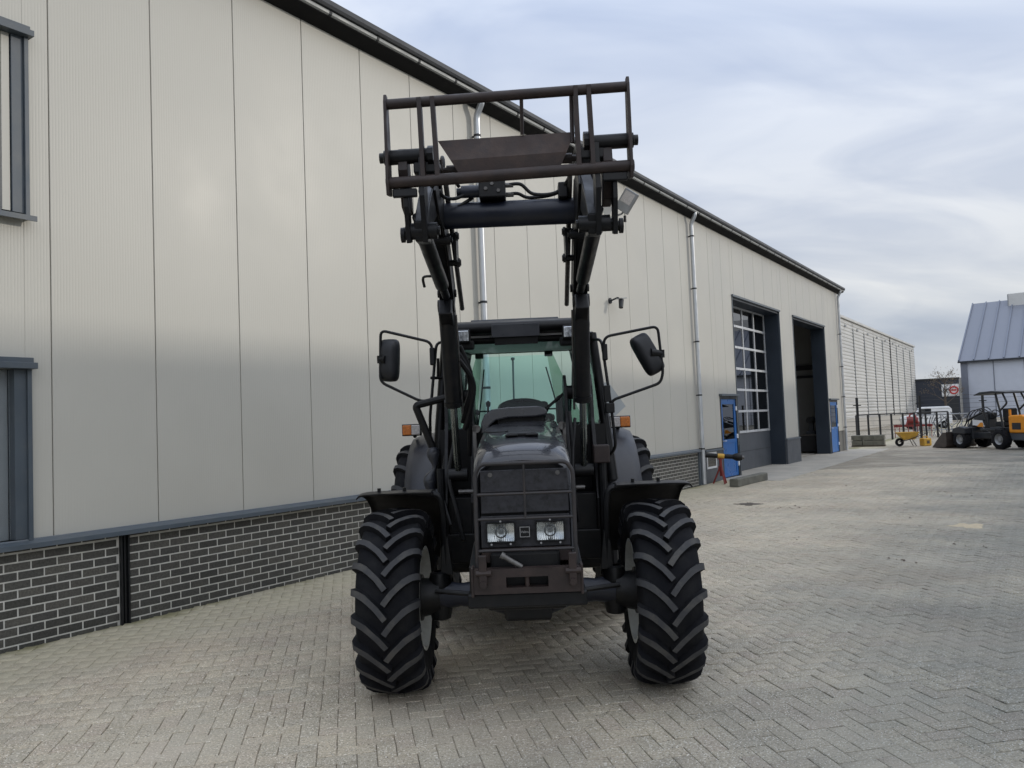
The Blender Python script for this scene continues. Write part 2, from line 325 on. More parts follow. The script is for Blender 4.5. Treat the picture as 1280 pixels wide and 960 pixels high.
MT['paver_o'] = tone_mat('paver_single', False, PAVC, DUST)
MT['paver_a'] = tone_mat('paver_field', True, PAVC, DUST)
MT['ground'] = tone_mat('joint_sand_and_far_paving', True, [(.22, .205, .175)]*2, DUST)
BRC = [(.060, .060, .056), (.088, .087, .080), (.072, .072, .069), (.118, .114, .103), (.078, .077, .071)]
MT['brick_o'] = tone_mat('brick_single', False, BRC, None, rough=.6, edge_dist=False, speck=False)
MT['brick_a'] = tone_mat('brick_field', True, BRC, None, rough=.6, edge_dist=False, speck=False)
def set_tone(me, per_vert):
    a = me.attributes.new('tone', 'FLOAT', 'POINT'); a.data.foreach_set('value', per_vert)
# ------------------------------------------------------------------ ground and paving
g = MB(); S = 1500
g.add([(-S, -S, -.011), (S, -S, -.011), (S, S, -.011), (-S, S, -.011)], [(0, 1, 2, 3)])
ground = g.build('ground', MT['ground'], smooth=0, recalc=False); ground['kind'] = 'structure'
PL, PW, GAP = .210, .105, .0035
PAZ = ALPHA+R(45)                      # herringbone lies at 45 degrees to the wall
A1 = np.array([math.sin(PAZ), math.cos(PAZ)]); A2 = np.array([-A1[1], A1[0]])
def paving():
    cells = []
    n = 330
    I, J = np.meshgrid(np.arange(-n, n), np.arange(-n, n), indexing='ij')
    dmod = (I-J) % 4
    for kind in (0, 3):
        sel = dmod == kind; i = I[sel]; j = J[sel]
        if kind == 0: cx, cy = (i+1.0)*PW, (j+.5)*PW
        else: cx, cy = (i+.5)*PW, (j+1.0)*PW
        wx = cx*A1[0]+cy*A2[0]; wy = cx*A1[1]+cy*A2[1]
        off = DW+wx*NX.x+wy*NX.y; t = wx*UX.x+wy*UX.y
        keep = (wy > 1.2) & (wy < 24) & (np.abs(wx) < wy*.68+2.6) & (off > .09) & ~((t > 21.0) & (t < 38) & (off < 1.62))
        for a, b in zip(wx[keep], wy[keep]): cells.append((a, b, kind))
    return cells
cells = paving()
def dist_rank(c): return (c[0]**2+c[1]**2)
vis = [c for c in cells if in_view((c[0], c[1], 0), -6)]
vis.sort(key=dist_rank); near = set((round(c[0], 4), round(c[1], 4)) for c in vis[:300])
ANG1 = math.atan2(A1[1], A1[0])
def paver_verts(l, w, ch=.0035, dep=.022):
    hl, hw = l/2, w/2
    return np.array([(-hl+ch, -hw+ch, 0), (hl-ch, -hw+ch, 0), (hl-ch, hw-ch, 0), (-hl+ch, hw-ch, 0),
                     (-hl, -hw, -.003), (hl, -hw, -.003), (hl, hw, -.003), (-hl, hw, -.003),
                     (-hl, -hw, -dep), (hl, -hw, -dep), (hl, hw, -dep), (-hl, hw, -dep)])
PF = [(0, 1, 2, 3), (4, 5, 1, 0), (5, 6, 2, 1), (6, 7, 3, 2), (7, 4, 0, 3), (8, 9, 5, 4), (9, 10, 6, 5), (10, 11, 7, 6), (11, 8, 4, 7)]
pb = paver_verts(PL-GAP, PW-GAP)
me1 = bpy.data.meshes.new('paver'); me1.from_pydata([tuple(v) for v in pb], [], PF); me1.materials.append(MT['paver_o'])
V = []; TN = []
for (x, y, kind) in cells:
    ang = ANG1+(math.pi/2 if kind == 3 else 0)+rng.normal(0, .010)
    zz = rng.normal(0, .0016)+.003*math.sin(x*1.3+.7)*math.sin(y*.9)+.002*math.sin(x*3.1+y*2.3)
    tx, ty = rng.normal(0, .010), rng.normal(0, .010)
    if (round(x, 4), round(y, 4)) in near:
        o = bpy.data.objects.new('paver', me1); COL.objects.link(o); o.parent = ground; o.location = (x, y, zz); o.rotation_euler = (tx, ty, ang)
    else:
        c, s = math.cos(ang), math.sin(ang); q = pb.copy(); q[:, 2] += zz+q[:, 0]*tx+q[:, 1]*ty
        V.append(np.stack([q[:, 0]*c-q[:, 1]*s+x, q[:, 0]*s+q[:, 1]*c+y, q[:, 2]], 1)); TN.append(rng.random())
NV = len(V); V = np.concatenate(V); F = (np.array([f+(f[-1],) if len(f) == 3 else f for f in PF])[None]+(np.arange(NV)*12)[:, None, None]).reshape(-1, 4)
mf = bpy.data.meshes.new('paver_field'); mf.vertices.add(len(V)); mf.vertices.foreach_set('co', V.astype(np.float32).ravel())
mf.loops.add(F.size); mf.loops.foreach_set('vertex_index', F.astype(np.int32).ravel()); mf.polygons.add(len(F)); mf.polygons.foreach_set('loop_start', np.arange(0, F.size, 4, dtype=np.int32)); mf.update(calc_edges=True); mf.validate()
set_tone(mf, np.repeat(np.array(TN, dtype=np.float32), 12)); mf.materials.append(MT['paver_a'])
pf = bpy.data.objects.new('paver_field', mf); COL.objects.link(pf); pf.parent = ground; pf['kind'] = 'stuff'
# ------------------------------------------------------------------ workshop building: local x runs along the wall, y goes into the building
BLD = empty('workshop_building', tuple(-DW*NX), math.pi/2-ALPHA)
tag(BLD, 'long pale grey panelled workshop with dark brick base and two tall door openings', 'building')
def wl(t, off, z=0): return Vector(-DW*NX)+UX*t+NX*off+Vector((0, 0, z))      # world point from wall coordinates
T_END = 37.2; Z_SILL = .865; Z_TOP = 6.80
OPEN = [(1.45, 3.53, 3.73, 5.31), (1.45, 3.53, .5, 2.365), (21.33, 22.72, 0, 2.24), (22.80, 27.66, 0, 5.11), (29.40, 34.25, 0, 5.11), (34.45, 35.9, 0, 2.16)]
def panel(t0, t1):
    m = MB(); g_ = .0045; ts = sorted({t0+g_, t1-g_}|{min(max(e, t0+g_), t1-g_) for o in OPEN for e in o[:2]})
    for a, b in zip(ts[:-1], ts[1:]):
        if b-a < .004: continue
        zr = [(Z_SILL, Z_TOP)]; mid = (a+b)/2
        for o in OPEN:
            if o[0] < mid < o[1]:
                nz = []
                for z0, z1 in zr:
                    if o[3] <= z0 or o[2] >= z1: nz.append((z0, z1)); continue
                    if o[2] > z0+.02: nz.append((z0, o[2]))
                    if o[3] < z1-.02: nz.append((o[3], z1))
                zr = nz
        for z0, z1 in zr:
            n = max(int(round((b-a)/.027)), 1); pr = []
            for i in range(n):
                w = (b-a)/n; x = a+i*w
                pr += [(x+.02*w, 0), (x+.60*w, 0), (x+.70*w, .0005), (x+.90*w, .0005)]
            pr = [(a, .020), (a, .003), (a+.004, 0)]+pr[1:]+[(b-.004, 0), (b, .003), (b, .020)]
            pr = sorted(pr, key=lambda q: q[0]) if False else pr
            vs = [(p[0], p[1], z0) for p in pr]+[(p[0], p[1], z1) for p in pr]; k = len(pr)
            m.add(vs, [(i, i+1, k+i+1, k+i) for i in range(k-1)])
    if m.f: return m.build('wall_panel', MT['panel'], BLD, smooth=0, recalc=False)
k0 = 3.756; dt = 1.0126
for k in range(-9, 34):
    a, b = k0+k*dt, k0+(k+1)*dt
    if a > T_END-.05: break
    panel(a, min(b, T_END))
# structure behind the panels, far gable, roof
def wall_core():
    m = MB(); y0, y1 = .021, .12; T0_ = -6.0
    edges = sorted({T0_, T_END}|{e for o in OPEN for e in o[:2]})
    for a, b in zip(edges[:-1], edges[1:]):
        z = [(0.0, Z_TOP)]
        for o in OPEN:
            if o[0] < (a+b)/2 < o[1]:
                n2 = []
                for z0, z1 in z:
                    if o[2] > z0+.01: n2.append((z0, min(o[2], z1)))
                    if o[3] < z1: n2.append((max(o[3], z0), z1))
                z = n2
        for z0, z1 in z: m.bx(a, b, y0, y1, z0, z1)
    m.build('wall_core', MT['joint'], BLD, smooth=0)
    m = MB(); prof = [(.13, 0), (24, 0), (24, 6.85), (12, 8.9), (.13, 6.85)]
    for x0, x1 in ((T_END-.12, T_END), (-6.0, -5.88)): m.prism(prof, 'x', x0, x1)
    m.build('gable_wall', MT['panel'], BLD, smooth=0)
    m = MB(); m.bx(-6, T_END, 23.85, 24, 0, 6.85); m.build('rear_wall', MT['panel'], BLD, smooth=0)
    m = MB(); m.add([(-6.2, -.27, 7.03), (T_END+.3, -.27, 7.03), (T_END+.3, 12, 9.1), (-6.2, 12, 9.1), (-6.2, 24.3, 7.0), (T_END+.3, 24.3, 7.0),
                     (-6.2, -.27, 6.97), (T_END+.3, -.27, 6.97), (T_END+.3, 12, 9.0), (-6.2, 12, 9.0), (-6.2, 24.3, 6.94), (T_END+.3, 24.3, 6.94)],
                    [(0, 1, 2, 3), (3, 2, 5, 4), (6, 9, 8, 7), (9, 10, 11, 8), (0, 6, 7, 1), (1, 7, 8, 2), (2, 8, 11, 5), (5, 11, 10, 4), (4, 10, 9, 3), (3, 9, 6, 0)])
    m.build('roof', MT['anth'], BLD, smooth=0)
wall_core()
def eaves():
    x0, x1 = -6.1, T_END+.22
    m = MB(); m.prism([(.02, 6.79), (-.19, 6.845), (-.225, 6.86), (-.225, 6.895), (-.20, 6.93), (.02, 6.93)], 'x', x0, x1); m.build('soffit', MT['soffit'], BLD, smooth=0)
    m = MB(); m.prism([(-.227, 6.872), (-.25, 6.885), (-.258, 6.915), (-.252, 6.928), (-.205, 6.93)], 'x', x0, x1-.01); gut = m.build('gutter', MT['gutterz'], BLD, smooth=40)
    m = MB(); m.prism([(-.206, 6.931), (-.285, 6.935), (-.30, 6.97), (-.295, 7.035), (-.20, 7.05)], 'x', x0, x1); m.build('roof_edge_trim', MT['anth'], BLD, smooth=0)
    j = 7.058-.851*14; first = None
    while j < x1:
        if first is None:
            b = MB(); b.prism([(-.229, 6.868), (-.255, 6.882), (-.264, 6.915), (-.258, 6.9295), (-.21, 6.9295)], 'x', -.02, .02); first = b.build('gutter_joint', MT['anth'], gut, smooth=0, loc=(j, 0, 0))
        else: copy_child(first, gut, (j, 0, 0))
        j += .851
eaves()
# brick plinth
CH, CLN = .0765, .22
def plinth():
    base = MB()
    for a, b in ((-6.0, 4.345), (4.435, 19.45)): base.bx(a, b, -.0125, .020, -.05, Z_SILL)
    pl = base.build('plinth', MT['mortar'], BLD, smooth=0)
    bm_ = MB(); L_, H_ = CLN-.0125, CH-.0125
    bm_.box((0, 0, 0), (L_, .03, H_)); proto = bm_.build('brick', MT['brick_o'], pl, smooth=0, bevel=0)
    me = proto.data; bpy.data.objects.remove(proto)
    V = []; Fc = []; T = []; cnt = 0
    for k in range(300):
        for r in range(12):
            z0 = r*CH-.045; sh = 0 if r % 2 else CLN/2
            a = -2.6+k*CLN+sh; b = a+L_; zc = z0+H_/2+.006; h = H_
            if a > 19.43: continue
            if zc+h/2 > Z_SILL-.004: h = 2*(Z_SILL-.004-zc); 
            if h < .02: continue
            segs = [(a, b)]
            if a < 4.435 and b > 4.345:
                segs = []
                if 4.34-a > .02: segs.append((a, 4.34))
                if b-4.44 > .02: segs.append((4.44, b))
            if b > 19.44: segs = [(a, 19.44)] if 19.44-a > .02 else []
            for s0, s1 in segs:
                c = ((s0+s1)/2, +.0009+random.gauss(0, .0003), zc); sc = ((s1-s0)/L_, 1, h/H_)
                if s0 > 3.2 and cnt < 300 and s1 < 9.05:
                    o = bpy.data.objects.new('brick', me); COL.objects.link(o); o.parent = pl; o.location = c; o.scale = sc; o.rotation_euler = (random.gauss(0, .002), random.gauss(0, .004), random.gauss(0, .0015)); cnt += 1
                else:
                    m = MB(); m.box(c, (L_*sc[0], .03, H_*sc[2])); n0 = len(V); V += m.v; Fc += [tuple(i+n0 for i in f) for f in m.f]; T += [random.random()]*8
    mm = bpy.data.meshes.new('brick_field'); mm.from_pydata(V, [], Fc); set_tone(mm, T); mm.materials.append(MT['brick_a']); mm.update()
    o = bpy.data.objects.new('brick_field', mm); COL.objects.link(o); o.parent = pl; o['kind'] = 'stuff'
    p = MB(); p.bx(4.352, 4.428, -.012, .02, -.02, Z_SILL-.01); p.bx(4.346, 4.362, -.045, -.012, -.02, Z_SILL-.01); p.bx(4.418, 4.434, -.045, -.012, -.02, Z_SILL-.01); p.bx(4.383, 4.397, -.035, -.0125, -.02, Z_SILL-.01)
    p.build('steel_post', MT['rail'], BLD, smooth=0)
    s = MB(); s.prism([(.02, .905), (-.03, .905), (-.035, .896), (-.105, .872), (-.108, .832), (-.098, .832), (-.096, .862), (.02, .866)], 'x', -6.05, 19.5); s.build('plinth_sill', MT['slate'], BLD, smooth=0)
    s = MB(); s.prism([(.02, .845), (-.075, .84), (-.08, .80), (-.07, .80), (.02, .80)], 'x', 19.9, 21.28); s.build('plinth_sill', MT['slate'], BLD, smooth=0)
    s = MB(); s.bx(19.9, 21.27, -.03, .02, -.05, .80); s.build('plinth_panel', MT['doorgrey'], BLD, smooth=0)
    s = MB(); s.bx(19.452, 19.895, -.052, .02, -.05, 6.79); s.build('pipe_backing', MT['panel'], BLD, smooth=0) if False else None
    s = MB(); s.bx(19.452, 19.72, -.055, .02, -.05, .86); s.build('corner_post', MT['slate'], BLD, smooth=0)
    # pier between the openings
    s = MB(); s.bx(27.67, 29.39, -.045, .02, -.05, .80); s.build('pier_base', MT['doorgrey'], BLD, smooth=0, bevel=.004)
    s = MB(); s.prism([(.02, .86), (-.06, .85), (-.065, .805), (.02, .803)], 'x', 27.64, 29.42); s.build('pier_sill', MT['slate'], BLD, smooth=0)
plinth()
# windows at the near end
def window(z0, z1, low):
    t0, t1 = 1.45, 3.53; fr = MB()
    e = empty('window'); e.parent = BLD
    m = MB(); m.bx(t1-.001, t1+.035, -.045, .018, z0-.02, z1+.02); m.bx(t0-.035, t0, -.045, .018, z0-.02, z1+.02)
    m.bx(t0-.05, t1+.06, -.10, .018, z1+.001, z1+.055); m.bx(t0-.03, t1+.045, -.06, .018, z1+.056, z1+.10)
    m.bx(t1-.10, t1-.0015, -.02, .10, z0+.002, z1); m.bx(t0+.001, t0+.10, -.02, .10, z0+.002, z1)
    m.build('frame', MT['slate'], e, smooth=0, bevel=.003)
    if not low:
        m = MB(); m.prism([(.018, z0-.004), (-.115, z0-.03), (-.115, z0-.075), (-.10, z0-.075), (-.09, z0-.045), (.018, z0-.03)], 'x', t0-.05, t1+.06); m.build('sill', MT['slate'], e, smooth=0)
        m = MB(); m.bx(t1-.175, t1-.11, -.005, .09, z0+.01, z1-.002); m.build('jamb_trim', MT['panel'], e, smooth=0)
    m = MB(); m.bx(t0+.101, t1-.18 if not low else t1-.101, .07, .078, z0+.002, z1-.001); m.build('pane', MT['wpane'], e, smooth=0)
    m = MB(); m.bx(t0+.10, t1-.10, .105, .115, z0, z1); m.build('blind', MT['white'], e, smooth=0)
MT['wpane'] = glass('window_pane', (.85, .87, .88), refl=.9, f0=1.25)
window(3.73, 5.31, False); window(.906, 2.365, True)
# downpipes
def downpipe(t, z0=0.0, kinds=(.905, 2.25, 3.6, 4.95, 6.29)):
    p = MB(); p.path(rounded([(t, -.20, 6.885), (t, -.20, 6.80), (t, -.095, 6.62), (t, -.095, z0+.02)], .08), .052, 16)
    dp = p.build('downpipe', MT['zinc'], BLD, smooth=50)
    for z in kinds:
        b = MB(); b.lathe([(-.018, .054), (-.018, .0585), (.018, .0585), (.018, .054)], (t, -.095, z), 'z', 18); b.bx(t-.012, t+.012, -.04, 0, z-.012, z+.012); b.build('pipe_clamp', MT['anth'], dp, smooth=0)
    return dp
downpipe(10.33, 0, (1.0, 2.3, 3.645, 5.0, 6.3)); downpipe(19.60); downpipe(36.85, 0, (1.0, 2.3, 3.6, 5.0))
# overhead door, open doorway and passage doors
def jambs(t0, t1, z1, dep):
    m = MB(); m.bx(t1-.05, t1, .022, dep, 0, z1); m.bx(t0, t0+.05, .022, dep, 0, z1); m.bx(t0+.05, t1-.05, .022, dep, z1-.06, z1)
    o = m.build('door_reveal', MT['navy'], BLD, smooth=0)
    m = MB(); m.bx(t0-.03, t1+.03, -.05, .02, z1+.002, z1+.06); m.bx(t0-.028, t0+.012, -.018, .02, 0.0, z1); m.bx(t1-.012, t1+.028, -.018, .02, 0.81 if t1 < 28 else 0, z1)
    m.build('door_trim', MT['slate'], BLD, smooth=0)
jambs(22.80, 27.66, 5.11, .52); jambs(29.40, 34.25, 5.11, .52)
def overhead_door():
    y = .50; t0, t1 = 22.85, 27.61
    m = MB(); m.bx(t0, t1, y, y+.04, .01, 1.17); d = m.build('overhead_door', MT['doorgrey'], BLD, smooth=0)
    for z in (.58,):
        b = MB(); b.bx(t0, t1, y-.004, y, z, z+.012); b.build('section_joint', MT['anth'], d, smooth=0)
    zs = [1.185, 1.82, 2.48, 3.13, 3.79, 4.44, 5.04]; ts = [t0+(t1-t0)*i/4 for i in range(5)]
    for z in zs:
        b = MB(); b.bx(t0, t1, y-.018, y+.04, z-.035, z+.035); b.build('rail', MT['alu'], d, smooth=0)
    for i, t in enumerate(ts):
        for a, b_ in zip(zs[:-1], zs[1:]):
            b = MB(); b.bx(max(t-.03, t0), min(t+.03, t1), y-.012, y+.036, a+.036, b_-.036); b.build('mullion', MT['alu'], d, smooth=0)
    for i in range(4):
        for a, b_ in zip(zs[:-1], zs[1:]):
            b = MB(); b.bx(ts[i]+.031, ts[i+1]-.031, y+.012, y+.018, a+.036, b_-.036); b.build('pane', MT['pane'], d, smooth=0)
overhead_door()
def passage_door(t0, t1, z1, name='passage_door'):
    m = MB(); m.bx(t0, t0+.07, -.01, .05, .0, z1); m.bx(t1-.07, t1, -.01, .05, 0, z1); m.bx(t0+.07, t1-.07, -.01, .05, z1-.07, z1)
    d = m.build(name, MT['anth'], BLD, smooth=0)
    a, b = t0+.072, t1-.072; y = .012
    m = MB(); m.bx(a, a+.14, y, y+.05, .03, z1-.08); m.bx(b-.14, b, y, y+.05, .03, z1-.08); m.bx(a+.14, b-.14, y, y+.05, z1-.22, z1-.08); m.bx(a+.14, b-.14, y, y+.05, .95, 1.05); m.bx(a+.14, b-.14, y, y+.05, .03, .12); m.bx(a+.14, b-.14, y+.012, y+.04, .12, .95)
    m.build('door_leaf', MT['blue'], d, smooth=0, bevel=.004)
    m = MB(); m.bx(a+.141, b-.141, y+.02, y+.026, 1.051, z1-.221); m.build('pane', MT['pane'], d, smooth=0)
    for z in (.35, 1.12, 1.9):
        m = MB(); m.bx(b-.03, b+.05, y-.03, y-.001, z-.06, z+.06); m.build('hinge', MT['white'], d, smooth=0, bevel=.005)
    m = MB(); m.tube((a+.07, y, 1.02), (a+.07, y-.06, 1.02), .012); m.tube((a+.07, y-.055, 1.02), (a+.20, y-.055, 1.02), .011); m.build('handle', MT['alu'], d)
    m = MB(); m.bx(t0-.05, t1+.06, -.09, .02, z1+.001, z1+.06); m.build('door_canopy', MT['slate'], d, smooth=0, bevel=.004)
passage_door(21.33, 22.72, 2.24); passage_door(34.45, 35.9, 2.16)
def small_window():
    e = empty('cellar_window'); e.parent = BLD
    m = MB(); t0, t1, z0, z1 = 20.02, 20.75, .36, .78
    m.bx(t0, t1, -.045, -.031, z0, z0+.05); m.bx(t0, t1, -.045, -.031, z1-.05, z1); m.bx(t0, t0+.05, -.045, -.031, z0+.05, z1-.05); m.bx(t1-.05, t1, -.045, -.031, z0+.05, z1-.05); m.build('frame', MT['white'], e, smooth=0)
    m = MB(); m.bx(t0+.05, t1-.05, -.036, -.0315, z0+.05, z1-.05); m.build('pane', MT['pane'], e, smooth=0)
small_window()
def interior():
    m = MB(); m.add([(23, .6, .004), (T_END-.13, .6, .004), (T_END-.13, 14, .004), (23, 14, .004)], [(0, 1, 2, 3)]); m.build('workshop_floor', MT['concrete'], BLD, smooth=0)
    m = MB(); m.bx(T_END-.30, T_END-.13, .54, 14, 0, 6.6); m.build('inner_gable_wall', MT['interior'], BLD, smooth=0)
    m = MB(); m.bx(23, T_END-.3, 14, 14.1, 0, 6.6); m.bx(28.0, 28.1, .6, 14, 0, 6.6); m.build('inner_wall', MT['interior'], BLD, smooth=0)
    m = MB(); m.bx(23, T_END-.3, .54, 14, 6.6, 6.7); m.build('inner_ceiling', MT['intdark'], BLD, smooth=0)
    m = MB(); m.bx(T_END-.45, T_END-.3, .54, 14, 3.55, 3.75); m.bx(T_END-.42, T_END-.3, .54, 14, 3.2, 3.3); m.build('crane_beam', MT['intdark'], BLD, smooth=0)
interior()
def bench():
    e = empty('workbench', tuple(wl(35.75, -1.05)), math.pi/2-ALPHA); tag(e, 'dark steel workbench cabinet seen inside the open doorway', 'workbench')
    m = MB(); m.bx(-.75, .75, -.32, .32, .06, .72); m.build('cabinet', MT['intdark'], e, smooth=0, bevel=.01)
    m = MB(); m.bx(-.8, .8, -.36, .36, .722, .78); m.build('bench_top', MT['edge'], e, smooth=0, bevel=.006)
    for i in range(3):
        m = MB(); m.bx(-.72+i*.49, -.27+i*.49, -.335, -.321, .12, .66); dr = m.build('drawer', MT['doorgrey'], e, smooth=0)
        m = MB(); m.bx(-.6+i*.49, -.39+i*.49, -.35, -.336, .58, .60); m.build('handle', MT['alu'], dr, smooth=0)
    e2 = empty('bench_grinder', tuple(wl(35.5, -1.0, .78)), math.pi/2-ALPHA); tag(e2, 'dark bench machine standing on the workbench inside the doorway', 'machine')
    m = MB(); m.bx(-.22, .22, -.18, .18, 0, .12); m.bx(-.09, .09, -.09, .09, .12, .5); m.build('stand', MT['doorgrey'], e2, smooth=0, bevel=.01)
    m = MB(); m.tube((-.2, 0, .58), (.2, 0, .58), .11, n=18); m.build('motor', MT['greym'], e2)
    for s in (-1, 1):
        m = MB(); m.tube((s*.22, 0, .58), (s*.29, 0, .58), .14, n=20); m.build('grinding_wheel', MT['intdark'], e2)
bench()
# apron, fixtures on the wall
m = MB(); prof = [(21.0, -1.62), (37.9, -1.62), (37.9, .55), (21.0, .55)]
m.prism([(a, b) for a, b in prof], 'z', -.05, .004); ap = m.build('concrete_apron', MT['concrete'], None, smooth=0); ap.location = -DW*NX; ap.rotation_euler = (0, 0, math.pi/2-ALPHA); ap['kind'] = 'structure'
def floodlight():
    e = empty('floodlight', tuple(wl(15.30, 0, 5.98)), math.pi/2-ALPHA); tag(e, 'grey floodlight on a bracket high on the pale wall', 'floodlight')
    m = MB(); m.path(rounded([(0, 0, 0), (0, -.22, .02), (.03, -.28, .16)], .06), .022, 8); m.bx(-.06, .06, -.012, 0, -.06, .06); m.build('bracket', MT['greym'], e)
    rot = Matrix.Rotation(R(38), 3, 'X')
    m = MB(); c = Vector((-.02, -.34, .26)); m.box(c, (.08, .34, .46), rot); h = m.build('lamp_housing', MT['greym'], e, smooth=0, bevel=.012)
    m = MB(); m.box(c+rot @ Vector((-.042, 0, .07)), (.006, .25, .24), rot); m.build('lamp_glass', MT['clearplastic'], h, smooth=0)
    m = MB(); m.tube((.0, -.27, -.16), (.0, -.27, -.03), .03, n=10); m.tube((0, -.27, -.03), (0, -.26, .03), .006, n=6); m.build('sensor', MT['blackpaint'], e)
floodlight()
def cctv():
    e = empty('security_camera', tuple(wl(14.95, 0, 4.16)), math.pi/2-ALPHA); tag(e, 'small dark security camera mounted on the pale wall', 'camera')
    m = MB(); m.tube((0, 0, 0), (0, -.03, 0), .06, n=14); m.path(rounded([(0, -.03, 0), (0, -.20, .05), (0, -.24, -.02)], .05), .018, 8); m.build('arm', MT['anth'], e)
    m = MB(); m.tube((.05, -.24, -.0), (-.02, -.26, -.17), .055, .045, n=14); m.build('camera_body', MT['anth'], e)
    m = MB(); m.box((.09, -.23, .035), (.26, .13, .02), Matrix.Rotation(R(-8), 3, 'Y')); m.build('sun_shield', MT['greym'], e, smooth=0, bevel=.004)
cctv()
def hall_opposite():
    Lh = 18.0; Hh = 2.62+.371*Lh
    e = empty('opposite_hall', tuple(wl(0, Lh)), math.pi/2-ALPHA); tag(e, 'long grey industrial hall across the yard from the workshop', 'building')
    m = MB(); m.bx(12.0, 46.0, -16, 0, 0, Hh-.25); m.build('hall_wall', MT['palecl'], e, smooth=0)
    m = MB(); m.prism([(.12, Hh-.25), (.12, Hh), (-8, Hh+1.3), (-16.1, Hh), (-16.1, Hh-.25)], 'x', 11.8, 46.2); m.build('hall_roof', MT['bgroof'], e, smooth=0)
    for i in range(4):
        m = MB(); t = 13+i*7.3; m.bx(t, t+4, .001, .06, 0, 4.4); m.build('hall_door', MT['doorgrey'], e, smooth=0)
hall_opposite()
# ------------------------------------------------------------------ tractor (local x to the photo's right, y to its rear, z up)
TR = empty('tractor', (.05, 5.48, 0), R(-1.0))
tag(TR, 'black front-loader tractor facing us with its empty loader frame raised high', 'tractor')
def make_tyre(name, Rr, W, rr, nl, parent, kang=.30, lw=.047, lh=.040):
    m = MB(); hw = W/2; cr = Rr-lh; h = cr-rr
    half = [(.80, 0.0), (.88, .07), (.96, .26), (1.0, .48), (.985, .70), (.93, .84), (.84, .915), (.55, .965), (.25, .99)]
    prof = [(-a*hw, rr+b*h) for a, b in half]+[(0, cr)]+[(a*hw, rr+b*h) for a, b in reversed(half)]
    m.mi = 0; m.lathe(prof, (0, 0, 0), 'x', 72)
    # close inside
    m.lathe([(-.80*hw, rr), (-.7*hw, rr-.012), (.7*hw, rr-.012), (.80*hw, rr)], (0, 0, 0), 'x', 72)
    xs = np.array([0, .25, .55, .84, .93, .985, 1.0]); rs = np.array([1.0, .99, .965, .915, .84, .70, .48])
    for side in (-1, 1):
        for i in range(nl):
            phi0 = 2*math.pi*(i+(.5 if side > 0 else 0))/nl
            st = [-.03, .08, .24, .42, .60, .76, .88, .945, .985, .995]
            C = []
            for s in st:
                a = abs(s); r = rr+h*float(np.interp(a, xs, rs)); u = max(s, 0)
                ph = phi0+kang*(1.5*u-.5*u*u) if s >= 0 else phi0+kang*1.5*s*.9
                C.append((side*s*hw, r, ph, a))
            P = [Vector((x, -r*math.cos(p), r*math.sin(p))) for x, r, p, a in C]
            rows = []
            for j, (x, r, p, a) in enumerate(C):
                T = (P[min(j+1, len(P)-1)]-P[max(j-1, 0)]).normalized()
                tilt = 0 if a < .3 else (.12 if a < .7 else (.35 if a < .86 else (.8 if a < .93 else 1.25)))
                rad = Vector((0, -math.cos(p), math.sin(p))); nrm = (rad*math.cos(tilt)+Vector((side, 0, 0))*math.sin(tilt)).normalized()
                wd = T.cross(nrm).normalized()
                hh = lh if a < .8 else (lh*.95 if a < .9 else (lh*.75 if a < .95 else (lh*.4 if a < .99 else lh*.12)))
                wb = lw*(1.12 if a > .5 else 1.0); wt = wb*.74
                rows.append([P[j]-nrm*.006-wd*wb/2, P[j]+nrm*hh-wd*wt/2, P[j]+nrm*hh+wd*wt/2, P[j]-nrm*.006+wd*wb/2])
            vs = [v for rw in rows for v in rw]; k = len(rows); ft = []; fsd = []
            for j in range(k-1):
                b = 4*j
                ft.append((b+1, b+2, b+6, b+5)); fsd += [(b, b+1, b+5, b+4), (b+2, b+3, b+7, b+6)]
            fsd += [(0, 3, 2, 1), (4*k-4, 4*k-3, 4*k-2, 4*k-1)]
            b0 = len(m.v); m.v += [tuple(v) for v in vs]
            m.f += [tuple(q+b0 for q in f) for f in ft]; m.m += [1]*len(ft)
            m.f += [tuple(q+b0 for q in f) for f in fsd]; m.m += [0]*len(fsd)
    return m.build(name, [MT['rubber'], MT['lug']], parent, smooth=38)
def wheel(name, x, y, z, Rr, W, rr, nl, side, steer=0):
    hub = MB(); hub.lathe([(-.16*side, 0), (-.16*side, .15), (-.05*side, .16), (.02*side, .13), (.02*side, 0)], (0, 0, 0), 'x', 28)
    for i in range(8):
        a = 2*math.pi*i/8; hub.tube((.02*side, .10*math.cos(a), .10*math.sin(a)), (.045*side, .10*math.cos(a), .10*math.sin(a)), .012, n=6)
    w = hub.build(name, MT['blackpaint'], TR, loc=(x, y, z)); w.rotation_euler = (0, 0, steer)
    make_tyre('tyre', Rr, W, rr, nl, w)
    hw = W*.385; s = side
    m = MB(); m.lathe([(-hw-.03, rr+.015), (-hw-.03, rr-.006), (-hw, rr-.016), (-hw+.03, rr-.05), (-.05, rr-.07), (.05, rr-.07), (hw-.03, rr-.05), (hw, rr-.016), (hw+.03, rr-.006), (hw+.03, rr+.015)], (0, 0, 0), 'x', 48)
    m.lathe([(.05*s, rr-.068), (.03*s, rr-.11), (.04*s, .18), (.06*s, .15), (.06*s, .10)], (0, 0, 0), 'x', 48)
    m.build('rim', MT['rim'], w)
    return w
for s in (-1, 1):
    wheel('front_wheel', s*.868+.005, 0, .590, .60, .392, .325, 21, s, R(0 if s < 0 else 0))
    wheel('rear_wheel', s*.93-.02, 2.45, .78, .80, .50, .45, 20, s)
